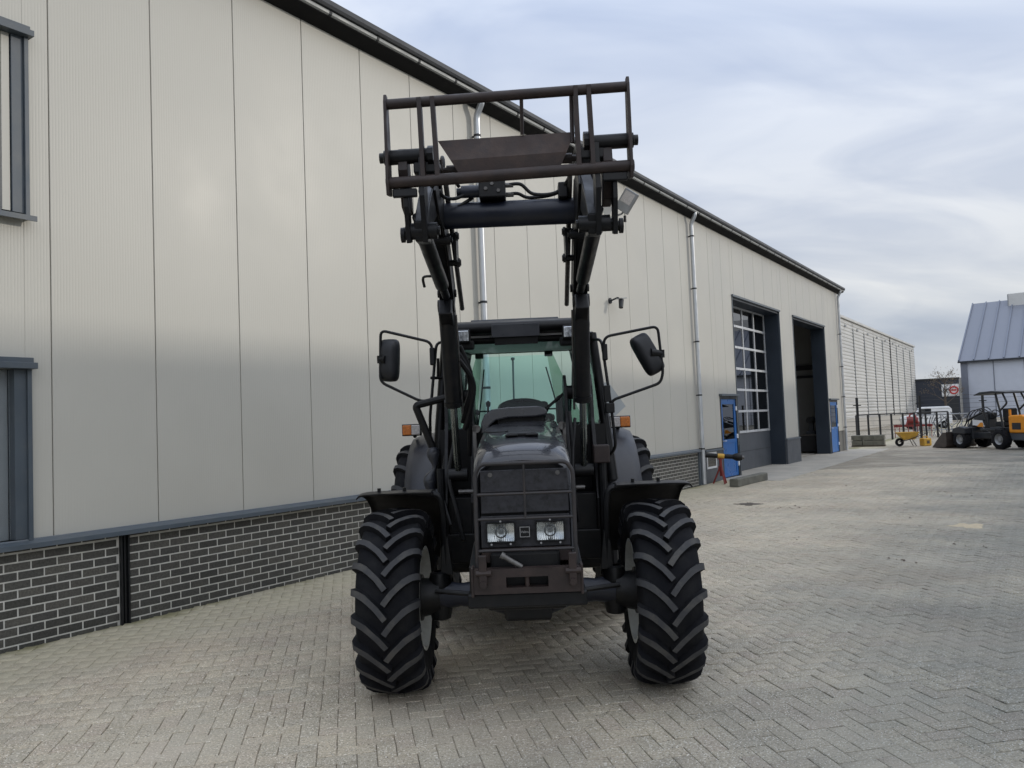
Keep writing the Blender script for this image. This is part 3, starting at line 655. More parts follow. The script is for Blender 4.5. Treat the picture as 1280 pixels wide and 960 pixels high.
# --- axle, chassis, engine
def axle():
    m = MB(); secs = []
    for x, zc, hh, hy in ((-.66, .60, .11, .11), (-.45, .60, .075, .08), (-.30, .60, .09, .10), (-.12, .585, .14, .16), (.12, .585, .14, .16), (.30, .60, .09, .10), (.45, .60, .075, .08), (.66, .60, .11, .11)):
        secs.append([(x, hy*math.cos(a), zc+hh*math.sin(a)) for a in [2*math.pi*i/14 for i in range(14)]])
    m.loft(secs, caps=True); a = m.build('front_axle', MT['blue2'], TR)
    for s in (-1, 1):
        k = MB(); k.lathe([(-.16, .04), (-.15, .065), (-.08, .08), (.08, .08), (.15, .065), (.16, .04)], (s*.585, 0, .60), 'z', 16); k.tube((s*.58, 0, .60), (s*.72, 0, .59), .11, .13, n=24); k.build('steering_knuckle', MT['blackpaint'], a)
        k = MB(); k.tube((s*.10, -.19, .62), (s*.36, -.19, .64), .035, n=12); k.build('steering_cylinder', MT['blackpaint'], a)
        k = MB(); k.tube((s*.36, -.19, .64), (s*.60, -.16, .66), .016, n=10); k.build('tie_rod', MT['blackpaint'], a)
    m = MB(); m.bx(-.235, .235, -.62, 1.05, .62, 1.25); m.bx(-.20, .20, -.82, -.62, .72, 1.0); m.bx(-.27, .27, 1.05, 2.6, .45, 1.15); m.bx(-.15, .15, -.3, 1.2, .48, .62)
    m.build('engine_block', MT['blackpaint'], TR, smooth=0, bevel=.02)
    for s in (-1, 1):
        m = MB(); m.prism([(-.86, .74), (-.86, .93), (-.4, 1.0), (.95, 1.0), (1.1, .8), (.6, .62), (-.3, .66)], 'x', s*.30-.02, s*.30+.02); m.build('loader_subframe', MT['loader'], TR, smooth=0, bevel=.005)
        m = MB(); m.bx(s*.30 if s > 0 else -.60, .60 if s > 0 else s*.30, .62, .86, .70, .92); m.build('frame_outrigger', MT['loader'], TR, smooth=0, bevel=.01)
        m = MB(); m.bx(s*.29-.06, s*.29+.06, .1, .9, 1.02, 1.30); m.build('engine_side_box', MT['plastic'], TR, smooth=0, bevel=.03)
    m = MB(); m.tube((-1.05, 2.45, .78), (1.05, 2.45, .78), .16, n=20); m.bx(-.35, .35, 2.1, 2.9, .5, 1.1); m.build('rear_axle', MT['blackpaint'], TR, smooth=40)
    # fuel tank and steps left and right of the cab
    for s in (-1, 1):
        m = MB(); m.bx(s*.56-.17, s*.56+.17, 1.05, 1.75, .55, 1.05); m.build('tank', MT['plastic'], TR, smooth=0, bevel=.04)
        for z in (.42, .70, .98):
            st = MB(); st.bx(s*.80-.14, s*.80+.10, 1.25, 1.55, z, z+.035); st.build('step', MT['blackpaint'], TR, smooth=0, bevel=.006)
axle()
# --- hood
def hood():
    def ring(y, hb, zb, hm, zm, zt, dip=.0):
        half = [(hb, zb), (hm, zm), (hm-.006, zt-.17), (hm*.965, zt-.10), (hm*.88, zt-.045), (hm*.70, zt-.016), (hm*.35, zt-.003), (0, zt)]
        return [(x, y, z) for x, z in half]+[(-x, y, z) for x, z in half[-2::-1]]
    m = MB()
    m.loft([ring(-.73, .255, .98, .255, 1.25, 1.50), ring(-.765, .272, .97, .272, 1.25, 1.515), ring(-.755, .284, .96, .284, 1.27, 1.545), ring(-.70, .292, .95, .292, 1.29, 1.585), ring(-.58, .298, .95, .298, 1.31, 1.618), ring(-.3, .305, .95, .302, 1.36, 1.655),
            ring(.1, .31, .97, .305, 1.4, 1.70), ring(.5, .315, .99, .305, 1.45, 1.74), ring(.93, .32, 1.0, .305, 1.48, 1.775), ring(.97, .31, 1.0, .295, 1.48, 1.765)], closed=False)
    h = m.build('hood', MT['hood'], TR, smooth=50)
    m = MB(); m.bx(-.25, .25, -.728, -.70, .98, 1.49); m.build('grille_backing', MT['plastic'], h, smooth=0)
    # raised rear cowl with its intake
    m = MB(); pf = [(-.305, 1.66), (-.30, 1.74), (-.275, 1.80), (-.22, 1.838), (-.10, 1.852), (.12, 1.852), (.17, 1.84), (.195, 1.815), (.19, 1.785), (.10, 1.772), (-.10, 1.772), (-.19, 1.755), (-.235, 1.72), (-.255, 1.66)]
    m.prism(pf, 'y', .52, 1.0); m.build('hood_cowl', MT['hood'], h, smooth=40, bevel=.012, seg=3)
    m = MB(); m.bx(-.18, .17, .60, .98, 1.70, 1.775); m.build('cowl_intake', MT['plastic'], h, smooth=0)
    m = MB(); m.bx(-.09, .10, -.375, -.335, 1.648, 1.668); m.bx(-.10, -.02, -.40, -.33, 1.648, 1.662); m.bx(.03, .11, -.40, -.33, 1.648, 1.662); m.build('hood_latch', MT['plastic'], h, smooth=0, bevel=.006)
    m = MB(); m.bx(-.095, .105, -.37, -.25, 1.65, 1.657); m.build('latch_recess', MT['fender'], h, smooth=0)
    # seam of the round cover on the left of the hood
    m = MB(); m.path([(-.165+.075*math.cos(a), -.05+.12*math.sin(a), 1.682+.05*(.12*math.sin(a))+.006*0-.10*max(0, -math.cos(a)*.075-.035)) for a in [math.pi*1.02+math.pi*.96*i/18 for i in range(19)]], .004, 6); m.build('cover_seam', MT['plastic'], h)
    m = MB(); pts = [(-.285, -.60, 1.50), (-.27, -.60, 1.55), (-.2, -.6, 1.60), (0, -.6, 1.622), (.2, -.6, 1.60), (.27, -.6, 1.55), (.285, -.6, 1.5)]; 
    # grille screens
    for x0, x1 in ((-.243, .006), (.016, .262)):
        for z0, z1 in ((1.335, 1.462), (1.215, 1.325)):
            m = MB(); n = 1; m.bx(x0, x1, -.775, -.745, z0, z1); m.build('grille_screen', MT['screen'], h, smooth=0, bevel=.004)
    for x in (-.185, .205):
        m = MB(); m.tube((x, -.776, 1.437), (x, -.786, 1.437), .013, n=14); m.tube((x, -.786, 1.437), (x, -.789, 1.437), .006, n=8); m.build('screen_knob', MT['edge'], h)
    m = MB(); m.bx(-.25, .265, -.764, -.745, 1.015, 1.20); m.build('headlight_panel', MT['screen'], h, smooth=0, bevel=.006)
    m = MB(); m.bx(-.25, .265, -.77, -.74, .93, 1.013); m.build('lower_panel', MT['rust'], h, smooth=0, bevel=.006)
hood()
def headlight(x0, x1, z0, z1, clearer):
    cx, cz = (x0+x1)/2, (z0+z1)/2; y = -.80
    m = MB(); t = .008
    m.bx(x0-t, x1+t, y-.004, y+.037, z0-t, z0); m.bx(x0-t, x1+t, y-.004, y+.037, z1, z1+t); m.bx(x0-t, x0, y-.004, y+.037, z0, z1); m.bx(x1, x1+t, y-.004, y+.037, z0, z1)
    h = m.build('headlight', MT['blackpaint'], TR, smooth=0, bevel=.002)
    m = MB(); n = 10; vs = []; fs = []; hw, hh = (x1-x0)/2, (z1-z0)/2
    for i in range(n+1):
        for j in range(n+1):
            u, v = -1+2*i/n, -1+2*j/n; r2 = min(u*u*.9+v*v*.6, 1); vs.append((cx+u*hw, y+.012+(.018*(1-r2)), cz+v*hh))
    for i in range(n):
        for j in range(n): fs.append((i*(n+1)+j, (i+1)*(n+1)+j, (i+1)*(n+1)+j+1, i*(n+1)+j+1))
    m.add(vs, fs); m.build('reflector', MT['reflector'], h, smooth=60)
    m = MB(); m.lathe([(0, .026), (.008, .034), (.016, .036)], (cx, y+.012, cz), 'y', 20); m.tube((cx, y+.012, cz), (cx, y+.028, cz), .012, n=12); m.build('bulb_shield', MT['greym'], h)
    m = MB()
    nf = 14
    for i in range(nf):
        a = x0+(x1-x0)*i/nf; b = x0+(x1-x0)*(i+1)/nf; c = (a+b)/2
        m.add([(a, y+.004, z0), (c, y-.0005, z0), (b, y+.004, z0), (a, y+.004, z1), (c, y-.0005, z1), (b, y+.004, z1)], [(0, 1, 4, 3), (1, 2, 5, 4)])
    m.build('lens', MT['clear'], h, smooth=60)
    for x, z in ((cx-.055, z0-.014), (cx+.055, z0-.014), (cx, z1+.014)):
        m = MB(); m.tube((x, y, z), (x, y-.008, z), .006, n=8); m.build('screw', MT['badge'], h)
headlight(-.211, -.058, 1.055, 1.158, True); headlight(.073, .226, 1.055, 1.158, False)
def badge():
    m = MB(); m.bx(-.027, .034, -.802, -.763, 1.075, 1.138); b = m.build('emblem', MT['plastic'], TR, smooth=0)
    m = MB(); x0, x1, z0, z1 = -.025, .032, 1.077, 1.136; w = .0032; y0, y1 = -.8045, -.8022
    m.bx(x0, x1, y0, y1, z0, z0+w); m.bx(x0, x1, y0, y1, z1-w, z1); m.bx(x0, x0+w, y0, y1, z0+w, z1-w); m.bx(x1-w, x1, y0, y1, z0+w, z1-w); m.build('emblem_rim', MT['badge'], b, smooth=0)
    cu = bpy.data.curves.new('lettering', 'FONT'); cu.body = 'Valtra'; cu.size = .0185; cu.align_x = 'CENTER'; cu.align_y = 'CENTER'; cu.extrude = .0006
    to = bpy.data.objects.new('tmp', cu); COL.objects.link(to); dg = bpy.context.evaluated_depsgraph_get(); me = bpy.data.meshes.new_from_object(to.evaluated_get(dg)); bpy.data.objects.remove(to)
    me.materials.clear(); me.materials.append(MT['badge']); o = bpy.data.objects.new('lettering', me); COL.objects.link(o); o.parent = b; o.location = (.0035, -.8045, 1.1065); o.rotation_euler = (R(90), 0, 0)
badge()
def guard():
    m = MB(); y = -.845; P = rounded([(-.272, y, .80), (-.268, y, 1.45), (-.235, y, 1.503), (.255, y, 1.503), (.29, y, 1.45), (.288, y, .80)], .05)
    m.path(P, .0125, 10); g = m.build('grille_guard', MT['guardm'], TR)
    for z in (1.330, 1.190, 1.012):
        b = MB(); b.tube((-.268, y, z), (.288, y, z), .009, n=8); b.build('guard_bar', MT['guardm'], g)
    b = MB(); b.tube((.011, y-.003, 1.185), (.011, y-.003, 1.503), .007, n=8); b.build('guard_bar', MT['guardm'], g)
guard()
def bumper():
    y0, y1 = -.93, -.86; m = MB()
    m.bx(-.294, -.11, y0, y1, .785, .922); m.bx(.125, .306, y0, y1, .785, .922); m.bx(-.11, .125, y0, y1, .785, .818); m.bx(-.11, .125, y0, y1, .876, .922)
    b = m.build('front_weight_bracket', MT['rust'], TR, smooth=0)
    m = MB(); m.bx(-.33, .34, -.90, -.70, .70, .784); m.build('bracket_underside', MT['blackpaint'], b, smooth=0, bevel=.012)
    for x in (-.236, .262):
        m = MB(); m.bx(x-.022, x+.022, -.962, -.93, .83, 1.005); m.build('side_lug', MT['rust'], b, smooth=0, bevel=.006)
        m = MB(); m.tube((x-.04, -.95, .905), (x+.045, -.95, .905), .017, n=10); m.build('pin', MT['rust'], b)
        m = MB(); m.tube((x, -.93, .845), (x, -.975, .845), .02, n=6); m.build('bolt', MT['rust'], b, smooth=0)
    m = MB(); m.tube((.008, -.905, .80), (.008, -.905, .90), .014, n=12); m.build('hitch_pin', MT['rust'], b)
    m = MB(); m.tube((-.125, -.90, .99), (-.02, -.90, .925), .015, n=12); m.tube((-.135, -.90, .996), (-.118, -.90, .986), .021, n=12); m.build('hitch_pin_handle', MT['edge'], b)
    for sx in (-.298, .312):
        m = MB(); m.bx(sx-.008, sx+.008, -.935, -.80, .77, .935); m.build('bracket_cheek', MT['rust'], b, smooth=0, bevel=.005)
bumper()
# --- mudguards
def front_fender(s):
    cx = s*.85; m = MB(); rings = []; cz = .60
    for i in range(15):
        a = R(-9+i*6.2)       # from in front of the top to behind the wheel
        row_o = []; row_i = []
        for u in (-.245, -.235, -.12, 0, .12, .21, .245, .262):
            lip = {-.245: -.012, -.235: .0, .21: .0, .245: -.006, .262: -.026}.get(u, .003)
            r = .705+lip; row_o.append((cx+s*u, r*math.sin(a), cz+r*math.cos(a))); row_i.append((cx+s*u*.985, (r-.009)*math.sin(a), cz+(r-.009)*math.cos(a)))
        rings.append(row_o+row_i[::-1])
    m.loft(rings, caps=True); f = m.build('front_mudguard', MT['plastic'], TR, smooth=45)
    xi = s*.575
    b = MB(); b.path(rounded([(cx-s*.1, -.02, 1.285), (xi-s*.01, -.03, 1.275), (s*.545, -.03, 1.18), (s*.535, -.02, .78)], .09), .02, 8); b.build('mudguard_stay', MT['blackpaint'], f)
    b = MB(); b.prism([(s*.49, .74), (s*.575, .74), (s*.565, .92), (s*.52, 1.0)], 'y', -.04, -.005); b.build('stay_plate', MT['blackpaint'], f, smooth=0, bevel=.004)
    for k in (-.12, .05):
        b = MB(); b.tube((cx+k, -.03, 1.30), (cx+k, -.03, 1.33), .012, n=8); b.build('bolt', MT['blackpaint'], f)
for s in (-1, 1): front_fender(s)
def rear_fender(s):
    m = MB(); cy, cz = 2.45, .78; rings = []
    x_in, x_out = .60, 1.06
    for i in range(17):
        a = R(-100+i*11.5)
        row = []; rb = []
        for k, (u, dr) in enumerate(((x_in, .05), (.72, .045), (.86, .03), (.98, .01), (x_out-.015, -.02), (x_out, -.06))):
            r = .86+dr; row.append((s*u-.02, cy+r*math.sin(a), cz+r*math.cos(a))); r -= .015; rb.append((s*u-.02, cy+r*math.sin(a), cz+r*math.cos(a)))
        rings.append(row+rb[::-1])
    m.loft(rings, caps=True); f = m.build('rear_mudguard', MT['fender'], TR, smooth=45)
    m = MB(); prof = [(cy+.93*math.sin(R(a)), cz+.93*math.cos(R(a))) for a in range(-100, 85, 12)]+[(cy+.4, .7), (cy-.4, .7)]
    m.prism(prof, 'x', s*.575-.02, s*.598-.02); m.build('mudguard_side', MT['fender'], f, smooth=0)
    # indicator on its outer top
    xa, xb = (s*.805-.0, s*1.0-.0) if s > 0 else (-1.13, -.95)
    zc = 1.705; y0, y1 = 2.06, 2.14
    m = MB(); m.bx(xa, xb, y0+.012, y1, zc-.055, zc+.055); ind = m.build('indicator', MT['plastic'], TR, smooth=0, bevel=.006)
    xm = (xa+xb)/2; (a0, a1), (c0, c1) = ((xm, xb-.008), (xa+.008, xm)) if s > 0 else ((xa+.008, xm), (xm, xb-.008))
    m = MB(); m.bx(a0, a1, y0-.012, y0+.013, zc-.046, zc+.046); m.build('amber_lens', MT['amber'], ind, smooth=0, bevel=.008)
    m = MB(); m.bx(c0, c1, y0-.012, y0+.013, zc-.046, zc+.046); m.build('clear_lens', MT['clearplastic'], ind, smooth=0, bevel=.008)
    m = MB(); m.tube((xm, y1-.01, zc), (xm, y1+.15, zc-.06), .02, n=8); m.build('indicator_stem', MT['plastic'], ind)
for s in (-1, 1): rear_fender(s)
# --- cab
def cab():
    fb, ft = (1.02, 1.30), (1.12, 2.43)      # windscreen foot / head (y, z)
    m = MB()
    for s in (-1, 1):
        m.path([(s*.705, 1.02, 1.25), (s*.675, 1.05, 1.60), (s*.60, 1.13, 2.44)], [.045, .042, .036], 8)
        m.path([(s*.76, 1.72, 1.15), (s*.75, 1.74, 1.7), (s*.63, 1.76, 2.44)], .034, 8)
        m.path([(s*.66, 2.62, 1.25), (s*.66, 2.62, 1.7), (s*.52, 2.58, 2.44)], .036, 8)
        m.path([(s*.705, 1.02, 1.27), (s*.76, 1.72, 1.22)], .04, 8)
        m.path([(s*.60, 1.13, 2.42), (s*.63, 1.76, 2.42), (s*.52, 2.58, 2.42)], .034, 8)
    m.path([(-.60, 1.13, 2.42), (.60, 1.13, 2.42)], .034, 8); m.path([(-.52, 2.59, 2.445), (.52, 2.59, 2.445)], .016, 8)
    m.path([(-.68, 2.62, 1.62), (.68, 2.62, 1.62)], .035, 8)
    c = m.build('cab', MT['blackpaint'], TR, smooth=50)
    m = MB(); m.bx(-.66, .66, 1.0, 2.6, 1.12, 1.20); m.bx(-.66, .66, 1.0, 1.04, .9, 1.70); m.bx(-.6, .6, 2.56, 2.6, 1.1, 1.60); m.build('cab_floor', MT['plastic'], c, smooth=0)
    # roof
    m = MB(); pf = [(.93, 2.455), (.90, 2.49), (.92, 2.535), (1.05, 2.565), (1.3, 2.585), (2.3, 2.585), (2.66, 2.56), (2.70, 2.50), (2.66, 2.455)]
    m.prism(pf, 'x', -.62, .57); m.build('roof', MT['plastic'], c, smooth=30, bevel=.018, seg=3)
    m = MB(); m.prism([(1.28, 2.586), (1.32, 2.612), (2.0, 2.612), (2.05, 2.586)], 'x', -.40, .34); m.build('roof_hatch', MT['blackpaint'], c, smooth=0, bevel=.008)
    m = MB(); m.bx(-.58, .56, 1.10, 2.60, 2.436, 2.452); m.build('headliner', MT['headliner'], c, smooth=0)
    # glazing
    def pane(name, q, mt):
        m = MB(); n = (Vector(q[1])-Vector(q[0])).cross(Vector(q[2])-Vector(q[0])).normalized()*.005
        vs = [Vector(p) for p in q]+[Vector(p)+n for p in q]; k = len(q)
        m.add(vs, [tuple(range(k))]); return m.build(name, mt, c, smooth=0, recalc=False)
    pane('windscreen', [(-.66, 1.04, 1.62), (.66, 1.04, 1.62), (.58, 1.125, 2.40), (-.58, 1.125, 2.40)], MT['cabglass'])
    for s in (-1, 1):
        pane('side_window', [(s*.69, 1.06, 1.30), (s*.75, 1.72, 1.25), (s*.625, 1.75, 2.40), (s*.60, 1.15, 2.40)], MT['cabglass'])
        pane('rear_side_window', [(s*.75, 1.76, 1.3), (s*.66, 2.58, 1.4), (s*.52, 2.56, 2.40), (s*.63, 1.78, 2.40)], MT['cabglass'])
        # rear quarter panes: narrow at the top, wide at the bottom
        pane('rear_quarter_window', [(s*.655-.02, 2.60, 1.66), (s*.42-.05, 2.61, 1.66), (s*.325-.06, 2.57, 2.40), (s*.385-.06, 2.57, 2.40)], MT['quarter'])
        m = MB(); x = s*.345-.065; m.bx(x-.04, x+.04, 2.54, 2.62, 2.385, 2.45); m.build('window_hinge', MT['plastic'], c, smooth=0, bevel=.008)
    pane('rear_window', [(-.46, 2.62, 1.66), (.38, 2.62, 1.66), (.265, 2.58, 2.40), (-.385, 2.58, 2.40)], MT['cabglass'])
    m = MB(); m.path(spline([(-.46, 2.63, 1.68), (-.415, 2.63, 1.95), (-.37, 2.61, 2.28)]), .008, 6); m.path(spline([(.37, 2.63, 1.68), (.33, 2.63, 1.95), (.25, 2.61, 2.28)]), .008, 6); m.tube((-.45, 2.63, 1.86), (.36, 2.63, 1.86), .009, n=6); m.build('rear_window_frame', MT['plastic'], c)
    m = MB(); m.tube((-.09, 2.75, 1.60), (-.08, 2.75, 2.37), .010, n=8); m.lathe([(-.02, .0), (-.012, .02), (.012, .02), (.02, 0)], (-.08, 2.75, 2.385), 'z', 10); m.build('rear_antenna', MT['greym'], c)
    # inside
    m = MB(); m.bx(-.22, .26, 1.06, 1.24, 1.2, 1.80); m.bx(-.18, .22, 1.07, 1.26, 1.80, 1.90); m.build('dashboard', MT['plastic'], c, smooth=0, bevel=.03)
    m = MB(); P = [(.0+.19*math.cos(a), 1.42+.14*math.sin(a), 1.84+.07*math.sin(a)+.02) for a in [2*math.pi*i/28 for i in range(29)]]; m.path(P, .016, 8, caps=False); m.tube((0, 1.42, 1.86), (.0, 1.25, 1.76), .03, n=10); m.tube((-.18, 1.42, 1.86), (.18, 1.42, 1.86), .014, n=8); m.tube((0, 1.42, 1.86), (0, 1.56, 1.93), .014, n=8); m.build('steering_wheel', MT['plastic'], c)
    m = MB(); m.bx(-.25, .22, 1.82, 2.28, 1.50, 1.64); m.prism([(-.24, 1.6), (.21, 1.6), (.22, 1.80), (.16, 1.92), (.05, 1.965), (-.08, 1.965), (-.19, 1.92), (-.25, 1.80)], 'y', 2.22, 2.36); m.build('seat', MT['seat'], c, smooth=0, bevel=.05, seg=3)
    for x in (-.29, .26):
        a = MB(); a.bx(x-.035, x+.035, 1.9, 2.25, 1.74, 1.80); a.build('armrest', MT['seat'], c, smooth=0, bevel=.02)
    m = MB(); m.bx(.34, .55, 1.5, 2.3, 1.2, 1.72); m.bx(.30, .42, 1.55, 1.75, 1.7, 1.96); m.bx(-.55, -.36, 1.6, 2.4, 1.2, 1.62); m.build('side_console', MT['plastic'], c, smooth=0, bevel=.03)
    for x, y, z in ((.36, 1.62, 2.02), (.42, 1.7, 1.98), (-.42, 1.75, 1.84), (-.30, 1.35, 1.9)):
        m = MB(); m.tube((x, y, z-.25), (x+.02, y-.02, z), .009, n=8); m.lathe([(-.03, 0), (-.02, .018), (.012, .022), (.03, 0)], (x+.02, y-.02, z), 'z', 10); m.build('lever', MT['plastic'], c)
    # wiper
    m = MB(); m.tube((.20, 1.035, 1.83), (.44, 1.075, 2.03), .007, n=6); m.box((.33, 1.045, 1.945), (.34, .012, .018), Matrix.Rotation(R(-38), 3, 'Y')); m.build('wiper', MT['plastic'], c, smooth=0)
    # plates on the roof front
    m = MB(); m.bx(-.212, .168, .885, .897, 2.412, 2.515); p = m.build('number_plate_holder', MT['fender'], c, smooth=0, bevel=.003)
    m = MB(); m.bx(-.19, .152, .93, .942, 2.356, 2.44); m.build('visor_plate', MT['plastic'], c, smooth=0, bevel=.003)
    for x, z in ((-.19, 2.495), (.148, 2.50), (-.12, 2.43), (.075, 2.435), (.045, 2.508)):
        m = MB(); m.tube((x, .884, z), (x, .879, z), .006, n=8); m.build('screw', MT['anth'], c)
    for s in (-1, 1):
        x0 = -.505 if s < 0 else .345
        m = MB(); m.bx(x0, x0+.125, .86, .96, 2.375, 2.485); m.bx(x0-.02, x0+.15, .92, 1.0, 2.33, 2.40); w = m.build('work_light', MT['plastic'], c, smooth=0, bevel=.014)
        m = MB(); m.bx(x0+.012, x0+.113, .852, .861, 2.388, 2.472); l = m.build('work_light_lens', MT['reflector'], c, smooth=0, bevel=.006)
cab()
m = MB(); m.prism([(.80, 2.10), (.89, 2.12), (1.06, 1.86), (.90, 1.72), (.74, 1.85)], 'y', 2.88, 2.90); m.build('marker_board', MT['smv'], TR, smooth=0)
m = MB(); m.tube((.70, 2.7, 1.45), (.85, 2.9, 1.80), .018, n=8); m.build('marker_board_stay', MT['blackpaint'], TR)
# --- mirrors
def mirrors():
    y = .95
    m = MB(); m.path(rounded([(.60, 1.10, 2.385), (.66, y+.02, 2.37), (.715, y, 1.78), (.735, y, 1.50), (.66, y+.08, 1.42)], .06), .012, 8)
    m.path(rounded([(.70, y-.02, 1.79), (.715, y-.03, 1.88), (1.10, y-.05, 2.0), (1.125, y-.05, 2.08), (1.10, y-.05, 2.45), (.68, y-.03, 2.385), (.664, y-.02, 2.27)], .05), .0115, 8)
    b = m.build('mirror_bracket', MT['blackpaint'], TR)
    m = MB(); m.bx(.66, .70, y-.03, y+.03, 2.20, 2.33); m.bx(.665, .735, y-.04, y+.03, 1.78, 1.86); m.build('bracket_clamp', MT['blackpaint'], b, smooth=0, bevel=.008)
    m = MB(); m.bx(.66, .71, y-.012, y+.03, 1.87, 2.0); m.build('bracket_plate', MT['blackpaint'], b, smooth=0, bevel=.004)
    rot = Matrix.Rotation(R(-27), 3, 'Y') @ Matrix.Rotation(R(14), 3, 'Z')
    mir(b, (1.015, y-.02, 2.235), rot, (1.12, y-.045, 2.23))
    m = MB(); m.path(rounded([(-.60, 1.12, 2.42), (-.665, 1.02, 2.40), (-.735, 1.0, 1.80), (-.74, 1.02, 1.55)], .05), .012, 8)
    m.path(rounded([(-.72, 1.0, 1.94), (-.80, .96, 1.935), (-1.115, .95, 2.10), (-1.10, .95, 2.515), (-.70, .97, 2.405), (-.69, .98, 2.26)], .05), .0115, 8)
    m.tube((-.60, 1.10, 2.12), (-.715, 1.0, 2.12), .012, n=8); m.tube((-.665, 1.06, 2.12), (-.66, 1.06, 2.28), .012, n=8)
    b = m.build('mirror_bracket', MT['blackpaint'], TR)
    m = MB(); m.bx(-.715, -.675, .95, 1.01, 2.22, 2.36); m.build('bracket_clamp', MT['blackpaint'], b, smooth=0, bevel=.008)
    mir(b, (-1.045, .985, 2.275), Matrix.Rotation(R(3), 3, 'Y') @ Matrix.Rotation(R(-18), 3, 'Z'), (-1.11, .945, 2.28))
def mir(b, c, rot, knob):
    m = MB(); rings = []
    for dy, k in ((-.065, .30), (-.062, .55), (-.05, .78), (-.03, .92), (0, .985), (.03, 1.0), (.034, .97)):
        rg = []
        for i in range(24):
            a = 2*math.pi*i/24; ca, sa = math.cos(a), math.sin(a); e = .42
            x = .082*math.copysign(abs(ca)**e, ca)*k; z = .172*math.copysign(abs(sa)**e, sa)*(k*.5+.5 if k > .9 else k); rg.append(Vector(c)+rot @ Vector((x, dy, z)))
        rings.append(rg)
    m.loft(rings, caps=True); h = m.build('mirror_head', MT['mirror'], b, smooth=60)
    m = MB(); m.tube(knob, Vector(c)+rot @ Vector((0, -.06, 0)), .026, .034, n=12); m.tube(Vector(knob)-Vector((0, 0, .03)), Vector(knob)+Vector((0, 0, .03)), .025, n=12); m.build('mirror_joint', MT['blackpaint'], b)
mirrors()
